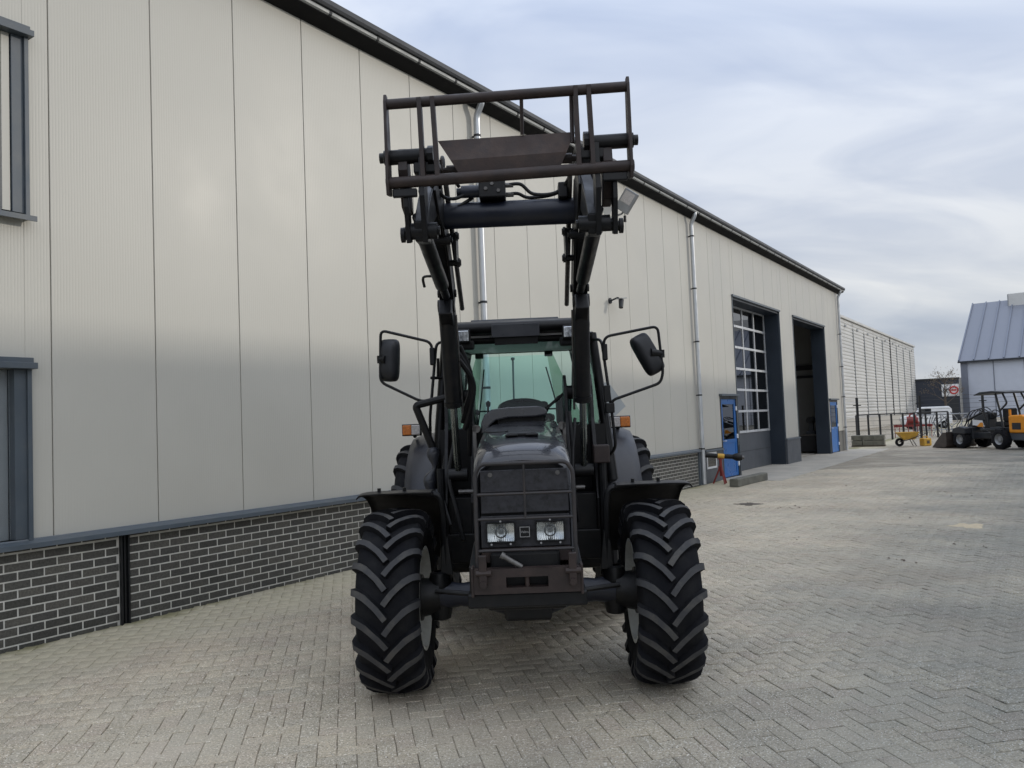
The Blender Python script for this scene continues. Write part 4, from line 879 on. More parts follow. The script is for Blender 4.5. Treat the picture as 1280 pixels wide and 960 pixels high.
# --- front loader
LX = (-.485, .448)
def arm_profile():
    top = [(1.10, 2.03), (.15, 2.83), (-.22, 3.13), (-.45, 3.22), (-.72, 3.20), (-.98, 3.02), (-1.20, 2.83)]
    bot = [(-1.16, 2.73), (-1.04, 2.74), (-.80, 2.93), (-.62, 3.01), (-.42, 3.01), (-.20, 2.90), (.22, 2.58), (.98, 1.90)]
    return top+bot
def loader():
    for i, x in enumerate(LX):
        s = -1 if i == 0 else 1
        m = MB(); pf = arm_profile()
        m.prism(pf, 'x', x-.036, x+.036); arm = m.build('loader_arm', MT['loader'], TR, smooth=0, bevel=.008)
        # reinforcing plates at the knee, worn bright on their edges
        for dx in (-.044, .044):
            m = MB(); kp = [(.32, 2.70), (-.16, 3.12), (-.42, 3.245), (-.74, 3.225), (-.84, 3.10), (-.62, 2.985), (-.40, 2.985), (-.18, 2.86), (.20, 2.56)]
            m.prism(kp, 'x', x+dx-.007, x+dx+.007); m.build('knee_plate', MT['loader'], arm, smooth=0, bevel=.003)
            m = MB(); m.path([(x+dx, .30, 2.724), (x+dx, -.17, 3.136), (x+dx, -.42, 3.252)], .0065, 6); m.build('worn_edge', MT['edge'], arm)
        # pivots
        for (yy, zz, rr_, w) in ((1.02, 1.96, .055, .09), (.18, 2.66, .05, .052), (-1.14, 2.79, .045, .085), (-.30, 2.93, .03, .08)):
            m = MB(); m.tube((x-w, yy, zz), (x+w, yy, zz), rr_, n=16); m.tube((x-w-.014, yy, zz), (x+w+.014, yy, zz), rr_*.55, n=10); m.build('pivot_pin', MT['loader'], arm)
        # lift cylinder
        a = Vector((x, .10, 2.56)); b = Vector((x+s*.005, .62, 1.36)); d = (b-a)
        m = MB(); m.tube(a, a+d*.56, .058, n=18); m.tube(a+d*.54, a+d*.57, .066, n=18); m.tube(a-Vector((.058, 0, 0)), a+Vector((.058, 0, 0)), .045, n=14)
        cyl = m.build('lift_cylinder', MT['loader'], TR)
        m = MB(); m.tube(a+d*.56, b, .026, n=14); m.build('cylinder_rod', MT['rodm'], cyl)
        m = MB(); m.tube(b-Vector((.07, 0, 0)), b+Vector((.07, 0, 0)), .05, n=14); m.build('rod_eye', MT['loader'], cyl)
        m = MB(); m.path([a+Vector((s*-.06, .03, -.06)), a+d*.5+Vector((s*-.063, .02, 0)), a+d*.62+Vector((s*-.06, .04, 0))], .009, 8); m.build('hydraulic_pipe', MT['edge'], cyl)
        # tilt cylinder under the arm
        a = Vector((x-s*-.055, -.12, 2.70)); b = Vector((x-s*-.085, -1.12, 2.96)); d = b-a
        a = Vector((x-s*.005, .05, 2.62)); b = Vector((x+s*.040, -1.02, 2.90)); d = b-a
        m = MB(); m.path([a+d*.14, a+d*.17, a+d*.82], [.03, .046, .046], 16); m.tube(a+d*.79, a+d*.83, .053, n=16); tc_ = m.build('tilt_cylinder', MT['loader'], TR)
        m = MB(); m.tube(a, b, .028, n=12); m.build('cylinder_rod', MT['loader'], tc_)
        if s < 0:
            m = MB(); m.path(spline([a+d*.30+Vector((s*.04, 0, 0)), a+d*.28+Vector((s*.10, -.02, .0)), a+d*.25+Vector((s*.10, -.02, -.05))], 5), .009, 6); m.build('hose_hook', MT['loader'], tc_)
        # link plates and levelling rod
        m = MB(); m.prism([(-1.05, 2.90), (-1.15, 2.92), (-1.24, 3.10), (-1.22, 3.22), (-1.12, 3.22), (-1.08, 3.06)], 'x', x+s*.055, x+s*.105); m.build('tilt_link', MT['rust'], arm, smooth=0, bevel=.004)
        m = MB(); m.tube((x-s*.075, .55, 2.60), (x-s*.075, -.50, 3.30), .017, n=10); m.tube((x-s*.075, -.50, 3.30), (x-s*.075, -1.05, 3.20), .017, n=10); m.build('levelling_rod', MT['edge'], arm)
        for zz, yy in ((2.985, -.16), (2.83, -.05)):
            m = MB(); m.tube((x-s*.05, yy, zz), (x-s*.125, yy, zz), .022, n=8); m.tube((x-s*.10, yy, zz), (x-s*.118, yy, zz), .032, n=6); m.build('bolt', MT['loader'], arm)
        m = MB(); m.bx(x-s*.10-.008, x-s*.10+.008, -.20, -.02, 2.82, 3.0); m.build('lug_plate', MT['loader'], arm, smooth=0)
        # post
        px = x+s*.075
        m = MB(); m.prism([(1.16, 2.06), (1.20, 1.90), (1.02, 1.2), (.92, .72), (.64, .72), (.60, 1.15), (.86, 1.75), (.90, 2.0), (1.0, 2.10)], 'x', px+s*.03-.014, px+s*.03+.014)
        m.prism([(1.16, 2.06), (1.20, 1.90), (1.02, 1.2), (.92, .72), (.64, .72), (.60, 1.15), (.86, 1.75), (.90, 2.0), (1.0, 2.10)], 'x', x-s*.095-.012, x-s*.095+.012)
        m.bx(min(x-s*.095, px+s*.03), max(x-s*.095, px+s*.03), .70, .90, .72, 1.18)
        po = m.build('loader_post', MT['loader'], TR, smooth=0, bevel=.004)
        if s > 0: m = MB(); m.bx(px+s*.06-.06, px+s*.06+.06, .54, .66, 1.41, 1.545); m.build('post_bracket', MT['rust'], po, smooth=0, bevel=.01)
        m = MB(); m.tube((px+s*.06, .60, 1.41), (px+s*.06, .62, .76), .03, n=10); m.build('post_stay', MT['loader'], po)
        m = MB(); m.bx(x-s*.135-.012, x-s*.135+.012, .50, .56, 1.18, 1.72); m.tube((x-s*.20, .53, 1.24), (x, .53, 1.24), .016, n=8); m.tube((x-s*.15, .50, 1.70), (x-s*.15, .56, 1.70), .03, n=10); m.build('parking_leg', MT['edge'], po, smooth=0)
        m = MB(); m.prism([(-.02, 2.49), (.35, 2.30), (.42, 2.36), (.05, 2.60)], 'x', x-.047, x+.047); m.build('cylinder_clamp', MT['loader'], arm, smooth=0, bevel=.01)
    # cross tube with valve block
    m = MB(); m.tube((LX[0]+.04, -.30, 3.085), (LX[1]-.04, -.30, 3.085), .083, n=28); ct = m.build('cross_tube', MT['blue2'], TR)
    m = MB(); m.bx(.30, .36, -.40, -.28, 3.15, 3.25); m.build('tube_bracket', MT['loader'], ct, smooth=0, bevel=.008)
    m = MB(); m.bx(-.205, -.035, -.42, -.28, 3.165, 3.285); v = m.build('valve_block', MT['loader'], TR, smooth=0, bevel=.008)
    m = MB(); m.tube((-.205, -.35, 3.225), (-.32, -.35, 3.225), .040, n=16); m.tube((-.32, -.35, 3.225), (-.35, -.35, 3.225), .026, n=12); m.build('solenoid', MT['blue2'], v)
    for x, z in ((-.17, 3.285), (-.07, 3.285)):
        m = MB(); m.tube((x, -.35, z), (x, -.35, z+.03), .02, n=8); m.build('valve_cap', MT['loader'], v)
    for x, z in ((-.16, 3.22), (-.08, 3.205), (-.12, 3.25)):
        m = MB(); m.tube((x, -.42, z), (x, -.43, z), .012, n=6); m.build('bolt', MT['edge'], v, smooth=0)
    hs = [[(-.035, -.37, 3.25), (.06, -.38, 3.25), (.14, -.36, 3.19), (.28, -.36, 3.19), (.36, -.42, 3.25), (.40, -.6, 3.34)],
          [(-.035, -.33, 3.20), (.04, -.33, 3.205), (.12, -.31, 3.18), (.3, -.33, 3.20), (.385, -.42, 3.29), (.41, -.7, 3.32)],
          [(-.30, -.37, 3.20), (-.36, -.40, 3.17), (-.41, -.5, 3.15), (-.44, -.6, 3.16)], [(-.25, -.33, 3.19), (-.34, -.36, 3.13), (-.42, -.3, 3.12)],
          [(-.33, -.38, 3.25), (-.36, -.42, 3.30), (-.33, -.42, 3.34), (-.30, -.40, 3.30)], [(-.43, -.62, 3.18), (-.38, -.95, 3.25), (-.37, -1.05, 3.15), (-.44, -1.0, 3.07)],
          [(.40, -.6, 3.34), (.39, -.9, 3.30), (.38, -1.1, 3.2)]]
    for h in hs:
        m = MB(); m.path(spline(h, 8), .0115, 8); m.build('hydraulic_hose', MT['plastic'], TR)
    for p in ((-.035, -.37, 3.25), (-.035, -.33, 3.20)):
        m = MB(); m.tube(p, (p[0]+.05, p[1], p[2]), .016, n=8); m.build('hose_fitting', MT['edge'], v)
    for pts, r in (([(-.43, .30, 2.25), (-.37, .34, 2.12), (-.36, .40, 1.98), (-.40, .45, 1.86), (-.43, .5, 1.75)], .02), ([(-.43, .28, 2.20), (-.345, .36, 2.06), (-.35, .42, 1.92), (-.42, .5, 1.7)], .02), ([(-.42, .3, 2.3), (-.355, .38, 2.1), (-.37, .45, 1.9), (-.40, .6, 1.5)], .018),
                   ([(-.37, .6, 1.75), (-.33, .5, 1.5), (-.35, .45, 1.2), (-.38, .4, .95)], .014), ([(.36, .6, 1.8), (.37, .5, 1.5), (.35, .5, 1.2), (.33, .4, .95)], .014), ([(.40, .6, 1.75), (.36, .45, 1.4), (.38, .4, 1.0)], .012),
                   ([(-.52, .7, 1.6), (-.56, .6, 1.35), (-.50, .5, 1.1), (-.45, .4, .9)], .016), ([(-.60, .8, 1.5), (-.62, .65, 1.25), (-.55, .5, 1.0)], .016)):
        m = MB(); m.path(spline(pts, 8), r, 8); m.build('hydraulic_hose', MT['plastic'], TR)
    # handrail / intake pipe on the left of the cab
    m = MB(); m.path(rounded([(-.56, .92, 1.96), (-.835, .90, 1.90), (-.70, .95, 1.52)], .03), [.030]*1+[.030]*11+[.034] if False else .030, 10); m.build('intake_pipe', MT['plastic'], TR)
    m = MB(); m.path(spline([(-.72, .95, 1.56), (-.70, .92, 1.42), (-.74, .9, 1.30), (-.70, .85, 1.12)]), [.035+.018*math.sin(i*.5) for i in range(25)], 10); m.build('intake_boot', MT['fender'], TR)
loader()
def carrier():
    def Z(x, z): return z+.029*x
    y = -1.27; xl, xr = -.645, .650
    m = MB(); m.tube((xl, y, Z(xl, 3.463)), (xr, y, Z(xr, 3.463)), .027, n=16); c = m.build('loader_carrier', MT['rust'], TR)
    yb = y+.01
    m = MB(); m.tube((xl-.005, yb, Z(xl, 3.042)), (xr+.01, yb, Z(xr, 3.042)), .031, n=16); m.build('bottom_bar', MT['rust'], c)
    for x in (xl+.006, xr-.006):
        s = 1 if x > 0 else -1
        m = MB(); zt, zb = Z(x, 3.50), Z(x, 2.99); m.prism([(y-.035, zt-.03), (y-.02, zt+.01), (y+.015, zt+.012), (y+.05, zt-.03), (y+.085, zb+.16), (y+.08, zb), (y-.02, zb-.02), (y-.035, zb+.04)], 'x', x-.008, x+.008); m.build('end_plate', MT['rust'], c, smooth=0, bevel=.003)
        m = MB(); xi = x-s*.21; m.tube((x+s*.025, y+.06, Z(x, 3.195)), (xi, y+.06, Z(x, 3.195)-s*.006), .040, n=18); m.tube((x+s*.03, y+.06, Z(x, 3.195)), (x+s*.05, y+.06, Z(x, 3.195)), .028, n=12); m.tube((xi, y+.06, Z(x, 3.195)), (xi-s*.03, y+.06, Z(x, 3.195)), .055, n=10); m.build('lock_tube', MT['loader'], c)
        m = MB(); m.bx(x-s*.20-.07, x-s*.20+.07, y+.04, y+.12, Z(x, 3.10), Z(x, 3.165)); m.build('lock_block', MT['loader'], c, smooth=0, bevel=.01)
        m = MB(); m.prism([(y+.02, Z(x, 3.02)), (y+.12, Z(x, 3.02)), (y+.17, 2.74), (y+.10, 2.72), (y+.03, 2.90)], 'x', x-s*.085-.012, x-s*.085+.012); m.prism([(y+.02, Z(x, 3.18)), (y+.14, Z(x, 3.18)), (y+.19, 2.76), (y+.10, 2.72), (y+.0, 2.95)], 'x', x-s*.175-.014, x-s*.175+.014); m.build('hinge_plate', MT['loader'], c, smooth=0, bevel=.003)
        m = MB(); m.bx(x-s*.15, x-s*.02, y+.0, y+.03, 2.965+.029*x, 3.01+.029*x); m.build('lower_hook', MT['loader'], c, smooth=0, bevel=.006)
        m = MB(); m.tube((x-s*.045, y+.14, 2.775), (x-s*.22, y+.14, 2.775), .028, n=12); m.tube((x-s*.04, y+.14, 2.775), (x-s*.06, y+.14, 2.775), .042, n=12); m.build('hinge_pin', MT['loader'], c)
        m = MB(); m.tube((x-s*.22, y+.13, Z(x, 3.135)), (x-s*.40, y+.13, Z(x, 3.135)), .017, n=10); m.tube((x-s*.30, y+.13, Z(x, 3.135)), (x-s*.41, y+.13, Z(x, 3.135)), .028, n=12); m.build('spring_pin', MT['rust'], c)
    for xt, xb in ((-.460, -.452), (-.390, -.376), (.368, .372), (.437, .447)):
        m = MB(); w = .012
        m.add([(xt-w, y-.03, Z(xt, 3.48)), (xt+w, y-.03, Z(xt, 3.48)), (xt+w, y+.03, Z(xt, 3.48)), (xt-w, y+.03, Z(xt, 3.48)), (xb-w, y-.015, Z(xb, 3.03)), (xb+w, y-.015, Z(xb, 3.03)), (xb+w, y+.04, Z(xb, 3.03)), (xb-w, y+.04, Z(xb, 3.03))],
              [(0, 1, 2, 3), (7, 6, 5, 4), (0, 4, 5, 1), (1, 5, 6, 2), (2, 6, 7, 3), (3, 7, 4, 0)]); m.build('upright', MT['rust'], c, smooth=0, bevel=.002)
    m = MB(); m.tube((.082, y, Z(.08, 3.46)), (.079, y+.07, Z(.08, 3.27)), .010, n=8); m.build('centre_rod', MT['rust'], c); m = MB(); m.tube((.35, y+.05, Z(.35, 3.46)), (.345, y+.05, Z(.35, 3.2)), .012, n=8); m.build('side_rod', MT['rust'], c)
    # folded centre plate
    th = .008
    def q(x, yy, z): return (x, yy, Z(x, z))
    m = MB(); a = [q(-.376, y+.07, 3.272), q(.366, y+.07, 3.266), q(.345, y+.058, 3.225), q(.312, y+.035, 3.15), q(-.308, y+.035, 3.15)]; b = [q(-.308, y+.035, 3.15), q(.312, y+.035, 3.15), q(.272, y+.045, 3.07), q(-.262, y+.045, 3.07)]
    for pl in (a, b):
        n = len(pl); bk = [(p[0], p[1]+th, p[2]+.002) for p in pl]; m.add(pl+bk, [tuple(range(n)), tuple(range(2*n-1, n-1, -1))]+[(i, (i+1) % n, (i+1) % n+n, i+n) for i in range(n)])
    m.build('centre_plate', MT['rustplate'], c, smooth=0)
    m = MB(); m.bx(-.40, -.352, y+.05, y+.062, 3.145, 3.152); m.bx(-.40, -.392, y+.05, y+.062, 3.10, 3.145); m.bx(-.36, -.352, y+.05, y+.062, 3.10, 3.145); m.bx(-.40, -.352, y+.05, y+.062, 3.095, 3.10); m.build('latch_eye', MT['rust'], c, smooth=0)
carrier()
# ------------------------------------------------------------------ things by the workshop doors
def kerb_beam():
    a, b = Vector((5.20, 19.45, 0)), Vector((6.45, 21.2, 0)); d = (b-a); L_ = d.length
    e = MB(); e.prism([(-.11, 0), (.11, 0), (.11, .17), (.09, .19), (-.09, .19), (-.11, .17)], 'x', 0, L_)
    o = e.build('concrete_beam', MT['beamc'], None, smooth=0, bevel=.008, loc=(a.x, a.y, .003)); o.rotation_euler = (0, 0, math.atan2(d.y, d.x)); tag(o, 'weathered concrete beam lying on the paving near the blue door', 'beam')
kerb_beam()
def axle_stand():
    c = Vector((5.16, 20.45, 0)); e = empty('axle_stand', tuple(c)); tag(e, 'red steel axle stand by the blue workshop door', 'stand')
    for i in range(3):
        a = R(40+120*i); m = MB(); m.path([(.20*math.cos(a), .20*math.sin(a), .015), (.05*math.cos(a), .05*math.sin(a), .35), (.03*math.cos(a), .03*math.sin(a), .45)], .022, 8); m.build('leg', MT['red'], e)
    m = MB(); m.tube((0, 0, .2), (0, 0, .62), .035, n=12); m.build('column', MT['red'], e)
    m = MB(); m.bx(-.08, .08, -.04, .04, .62, .64); m.build('saddle', MT['red'], e, smooth=0)
    f = empty('drive_shaft', (c.x, c.y, .70)); tag(f, 'black drive shaft resting across the red axle stand', 'shaft')
    d = Vector((.97, -.22, -.09)).normalized()
    m = MB(); m.tube(-d*.42, d*.30, .058, n=16); m.build('shaft_tube', MT['plastic'], f)
    m = MB(); m.path([d*.30, d*.40, d*.46, d*.53], [.06, .10, .095, .07], 16); m.build('shaft_cone', MT['plastic'], f)
    m = MB(); m.tube(-d*.06, d*.10, .061, n=16); m.build('warning_label', MT['yellow'], f)
    m = MB(); m.tube(d*.53, d*.58, .045, n=10); m.build('yoke', MT['edge'], f)
axle_stand()
# ------------------------------------------------------------------ far end of the yard
def pale_hall():
    e = empty('corrugated_hall', tuple(wl(68.4, -6.1)), math.pi/2-ALPHA); tag(e, 'pale corrugated hall beyond the workshop with vertical panel joints', 'building')
    Lh = 45.2; H = 9.25; js = [0.0, 5.0, 9.9, 14.8, 19.6, 24.4, 28.6, 33.6, 38.8, 43.0]
    for i in range(len(js)-1):
        a, b = js[i]+.06, js[i+1]-.06; m = MB(); pr = []; z = 1.02
        while z < H-.3: pr += [(0, z), (0, z+.14), (.045, z+.18), (.045, z+.25)]; z += .29
        vs = [(a, p[0], p[1]) for p in pr]+[(b, p[0], p[1]) for p in pr]; k = len(pr); m.add(vs, [(j, k+j, k+j+1, j+1) for j in range(k-1)]); m.build('cladding_panel', MT['palecl'], e, smooth=0, recalc=False)
        st = MB(); wdt = .22 if i == 5 else .09; st.bx(js[i]-wdt/2, js[i]+wdt/2, -.05, .04, 1.0, H-(.75 if 0 < i != 5 else .2)); st.build('joint_strip', MT['rail'] if i in (0, 5) else MT['greym'], e, smooth=0)
        for q in (.35,):
            v = MB(); v.bx(js[i]+1.6, js[i]+2.2, -.05, .02, H-.72, H-.55); v.build('vent', MT['greym'], e, smooth=0)
    m = MB(); m.bx(.0, Lh-2.1, .06, 20, .0, H-.1); m.build('hall_core', MT['palecl'], e, smooth=0)
    m = MB(); m.bx(-.1, Lh-2, -.06, .04, 0, .98); m.build('hall_plinth', MT['beige'], e, smooth=0)
    m = MB(); m.bx(-.15, Lh-1.95, -.12, 20.1, H-.08, H+.1); m.build('roof_edge', MT['palecl'], e, smooth=0)
    m = MB(); m.bx(Lh-1.9, Lh+6, 1.0, 20, 0, H-.9); m.build('hall_annex', MT['palecl'], e, smooth=0)
pale_hall()
MT['bgrib'] = mat('roof_rib_metal', (.17, .19, .24), rough=.45)
def blue_hall():
    e = empty('blue_grey_hall', (61.0, 110, 0), R(-37)); tag(e, 'blue-grey hall with steep ribbed metal roof at the far right', 'building')
    W_, D_, zE, zR = 46, 34, 7.6, 17.2
    m = MB(); m.bx(.3, W_, .2, D_, 0, zE); m.build('hall_wall', MT['bluegrey'], e, smooth=0)
    for i in range(13):
        b = MB(); b.bx(.3+i*3.5, .4+i*3.5, .14, .2, 0, zE-.1); b.build('wall_joint', MT['bgroof'], e, smooth=0)
    m = MB(); m.bx(.0, .8, .0, .8, 0, zE); m.build('corner_pier', MT['bgroof'], e, smooth=0)
    m = MB(); m.prism([(-.25, zE-.05), (-.25, zE+.12), (D_/2, zR), (D_+.25, zE+.12), (D_+.25, zE-.05)], 'x', -.25, W_); rf = m.build('roof', MT['bgroof'], e, smooth=0)
    dy = D_/2+.25; dz = zR-zE-.12; ln = math.hypot(dy, dz); ang = math.atan2(dz, dy)
    rib = MB(); rib.box((0, ln/2, .08), (.16, ln, .16)); first = rib.build('roof_rib', MT['bgrib'], rf, smooth=0)
    for i in range(1, 27): c = copy_child(first, rf, (-.1+i*1.75, -.25, zE+.12), (ang, 0, 0))
    first.location = (-.15, -.25, zE+.12); first.rotation_euler = (ang, 0, 0)
    m = MB(); m.bx(-.27, W_, -.36, -.24, zE-.14, zE+.06); m.build('gutter', MT['anth'], e, smooth=0)
    m = MB(); m.bx(4.6, W_, D_/2-2.0, D_/2+2.0, zR-1.3, zR+.7); m.build('ridge_vent', MT['palecl'], e, smooth=0, bevel=.03)
    for i in range(6):
        b = MB(); b.bx(4.6+i*6, 4.7+i*6, D_/2-2.05, D_/2-2.0, zR-1.2, zR+.6); b.build('vent_joint', MT['greym'], e, smooth=0)
blue_hall()
def navy_hall():
    e = empty('navy_building', (49.5, 100, 0), R(-27)); tag(e, 'dark navy flat-roofed building far behind the bare tree', 'building')
    m = MB(); m.bx(-6, 4.95, 0, 16, 0, 4.95); m.build('wall', MT['navyb'], e, smooth=0)
    m = MB(); m.bx(-6.1, 5.0, -.1, 16.1, 4.951, 5.15); m.build('roof_edge', MT['anth'], e, smooth=0)
    m = MB(); m.bx(3.05, 4.9, -.14, -.02, 2.9, 4.35); sg = m.build('sign_board', MT['white'], e, smooth=0)
    m = MB(); P = [(4.35+.42*math.cos(a), -.17, 3.62+.42*math.sin(a)) for a in [2*math.pi*i/28 for i in range(29)]]; m.path(P, .10, 6, caps=False); m.build('sign_ring', MT['signred'], sg)
    m = MB(); m.bx(4.1, 4.6, -.19, -.15, 3.53, 3.71); m.build('sign_bar', MT['signred'], sg, smooth=0)
    m = MB(); P = [(3.70+.12*math.cos(a), -.17, 3.60+.22*math.sin(a)) for a in [2*math.pi*i/20 for i in range(17)]]; m.path(P, .05, 6); P = [(3.36+.12*math.cos(a), -.17, 3.62+.22*math.sin(a)) for a in [2*math.pi*i/20 for i in range(21)]]; m.path(P, .05, 6, caps=False); m.build('sign_letter', MT['navyb'], sg)
    m = MB(); m.bx(3.2, 4.8, -.05, -.0, 0, 2.6); m.build('roller_gate', MT['anth'], e, smooth=0)
    o = MB(); o.bx(0, 12, 0, 14, 0, 6.0); w = o.build('beige_building', MT['beige'], None, smooth=0, loc=(69.0, 125, 0)); w.rotation_euler = (0, 0, R(-20)); tag(w, 'plain beige wall between the navy building and the blue-grey hall', 'building')
    for i in range(3):
        q = MB(); q.bx(2.5+i*3, 4.4+i*3, -.03, .0, 2.6, 4.4); q.build('window', MT['pane'], w, smooth=0)
MT['signred'] = mat('sign_red', (.55, .05, .05), rough=.5)
navy_hall()
def fence():
    P = [Vector((14.6, 42.2, 0)), Vector((18.15, 42.8, 0)), Vector((22.0, 43.9, 0)), Vector((26.0, 44.9, 0)), Vector((30, 45.9, 0)), Vector((34, 46.9, 0))]
    e = empty('mesh_fence', tuple(P[1])); tag(e, 'tall black wire fence with square posts across the yard end', 'fence'); o = P[1]
    for p in P:
        m = MB(); q = p-o; m.bx(q.x-.05, q.x+.05, q.y-.05, q.y+.05, 0, 2.35); m.bx(q.x-.2, q.x+.2, q.y-.03, q.y+.03, 1.92, 1.97); m.build('post', MT['rail'], e, smooth=0)
    for z in (.35, .6, .85, 1.1, 1.35, 1.6, 1.85, 2.1, 2.3):
        m = MB()
        for a, b in zip(P[:-1], P[1:]): m.tube(a-o+Vector((0, 0, z)), b-o+Vector((0, 0, z)), .0075, n=5, caps=False)
        m.build('wire', MT['rail'], e)
    a, b = Vector((18.7, 44.3, 0)), Vector((24.4, 45.6, 0)); r = empty('pipe_railing', tuple(a)); tag(r, 'low black pipe railing in front of the corrugated hall', 'railing'); d = b-a
    m = MB(); m.tube((0, 0, 1.42), d+Vector((0, 0, 1.42)), .035, n=8); m.build('top_rail', MT['rail'], r)
    for i in range(9):
        p = d*(i/8); m = MB(); m.bx(p.x-.04, p.x+.04, p.y-.04, p.y+.04, 0, 1.40); m.build('post', MT['rail'], r, smooth=0)
fence()
def small_things():
    e = empty('concrete_block_stack', (16.55, 38.0, 0), R(-30)); tag(e, 'stack of dark weathered concrete blocks by the fence', 'blocks')
    for i in range(3):
        for k in range(2):
            m = MB(); w = .46; m.box((-.47+i*.47+random.uniform(-.01, .01), random.uniform(-.02, .02), .16+k*.24), (w, .6, .22)); m.build('block', MT['beamc'], e, smooth=0, bevel=.012)
    m = MB(); m.bx(-.72, .72, -.3, .3, 0, .045); m.build('pallet', MT['bark'], e, smooth=0)
    # wheelbarrow
    e = empty('wheelbarrow', (17.6, 36.4, 0), R(-10)); tag(e, 'yellow wheelbarrow left of the wheel loader bucket', 'wheelbarrow')
    m = MB(); top = [(-.42, -.3, .62), (.42, -.3, .62), (.42, .3, .62), (-.42, .3, .62)]; bt = [(-.2, -.18, .30), (.26, -.18, .30), (.26, .18, .30), (-.2, .18, .30)]
    m.add(top+bt, [(4, 5, 6, 7), (0, 4, 7, 3), (1, 2, 6, 5), (0, 1, 5, 4), (3, 7, 6, 2)]); m.path([(-.42, -.3, .62), (.42, -.3, .62), (.42, .3, .62), (-.42, .3, .62), (-.42, -.3, .62)], .018, 6); m.build('tray', MT['yellow'], e, smooth=0, recalc=False)
    m = MB(); m.lathe([(-.05, .08), (-.05, .17), (0, .19), (.05, .17), (.05, .08)], (-.34, 0, .19), 'y', 20, closed=True); m.build('wheel', MT['rubber'], e)
    for s in (-1, 1):
        m = MB(); m.path([(-.36, s*.1, .19), (.0, s*.2, .30), (.75, s*.28, .58)], .018, 6); m.path([(.15, s*.2, .30), (.3, s*.24, .0)], .018, 6); m.build('frame_rail', MT['rust'], e)
    e = empty('yellow_crate', (18.3, 36.2, 0), R(15)); tag(e, 'small yellow plastic box on the ground beside the wheelbarrow', 'box')
    m = MB(); m.bx(-.2, .2, -.15, .15, 0, .34); m.build('box', MT['yellow'], e, smooth=0, bevel=.03); m = MB(); m.path(rounded([(-.12, 0, .33), (-.12, 0, .42), (.12, 0, .42), (.12, 0, .33)], .04), .02, 6); m.build('handle', MT['yellow'], e); m = MB(); m.bx(-.06, .08, -.165, -.151, .1, .24); m.build('hatch', MT['bark'], e, smooth=0)
    # red implement
    e = empty('red_implement', (22.9, 46.6, 0), R(-25)); tag(e, 'red tined farm implement parked behind the railing', 'implement')
    m = MB(); m.bx(-1.0, 1.0, -.05, .05, .62, .74); m.bx(-1.0, 1.0, .6, .7, .62, .74); m.bx(-.9, -.8, -.05, .7, .60, .76); m.bx(.8, .9, -.05, .7, .60, .76); m.build('frame', MT['red'], e, smooth=0)
    for i in range(9):
        x = -.95+i*.235; m = MB(); m.path(spline([(x, 0, .64), (x, -.18, .42), (x, -.05, .18), (x, -.12, .03)], 5), .022, 6); m.build('tine', MT['red'], e)
    m = MB(); m.path(rounded([(-.35, 0, .7), (-.1, .3, 1.35), (.1, .3, 1.35), (.35, 0, .7)], .05), .05, 8); m.tube((-.3, .3, .95), (.3, .3, .95), .28, .20, n=14); m.build('headstock', MT['red'], e)
    # rack of bent steel tubes
    e = empty('steel_tube_rack', (25.0, 47.5, 0), R(-25)); tag(e, 'tangled rack of grey steel tubes behind the loader bucket', 'rack')
    for i in range(15):
        x = -1.1+i*.16; m = MB(); m.path(spline([(x, random.uniform(-.2, .2), 0.02), (x+random.uniform(-.25, .25), 0, .5), (x+random.uniform(-.3, .3), .1, .85), (x+random.uniform(-.2, .4), random.uniform(-.3, .3), 1.05+random.uniform(0, .4))], 5), .028, 6); m.build('tube', MT['greym'] if i % 3 else MT['anth'], e)
    for z in (.35, 1.25):
        m = MB(); m.tube((-1.3, 0, z), (1.4, 0, z), .035, n=8); m.build('rack_bar', MT['greym'], e)
    for x in (-1.3, 0, 1.4):
        m = MB(); m.bx(x-.03, x+.03, -.03, .03, 0, 1.3); m.build('rack_post', MT['greym'], e, smooth=0)
small_things()
def van():
    e = empty('white_van', (33.0, 64, 0), R(160)); tag(e, 'white van parked in the distance behind the red implement', 'van')
    m = MB(); pf = [(-1.3, .35), (2.2, .35), (2.3, .8), (2.15, 1.0), (1.5, 1.12), (.95, 1.62), (.7, 1.72), (-1.1, 1.72), (-1.3, 1.5)]; m.prism(pf, 'y', -.8, .8); m.build('body', MT['white'], e, smooth=0, bevel=.06, seg=3)
    m = MB(); m.add([(1.46, -.68, 1.18), (1.46, .68, 1.18), (1.0, .62, 1.58), (1.0, -.62, 1.58)], [(0, 1, 2, 3)]); o = m.build('windscreen', MT['pane'], e, smooth=0); o.location = (.03, 0, .02)
    for s in (-1, 1):
        m = MB(); m.prism([(.15, 1.1), (1.25, 1.1), (.85, 1.58), (.15, 1.58)], 'y', s*.80, s*.808); m.build('side_window', MT['pane'], e, smooth=0)
        m = MB(); m.bx(2.2, 2.32, s*.55-.14, s*.55+.14, .72, .88); m.build('headlight', MT['clearplastic'], e, smooth=0)
        for x in (-.75, 1.55):
            m = MB(); m.lathe([(-.1, .12), (-.1, .29), (0, .32), (.1, .29), (.1, .12)], (x, s*.72, .32), 'y', 20, closed=True); w = m.build('wheel', MT['rubber'], e); m = MB(); m.tube((x, s*.70, .32), (x, s*.80, .32), .17, n=16); m.build('hubcap', MT['greym'], w)
van()
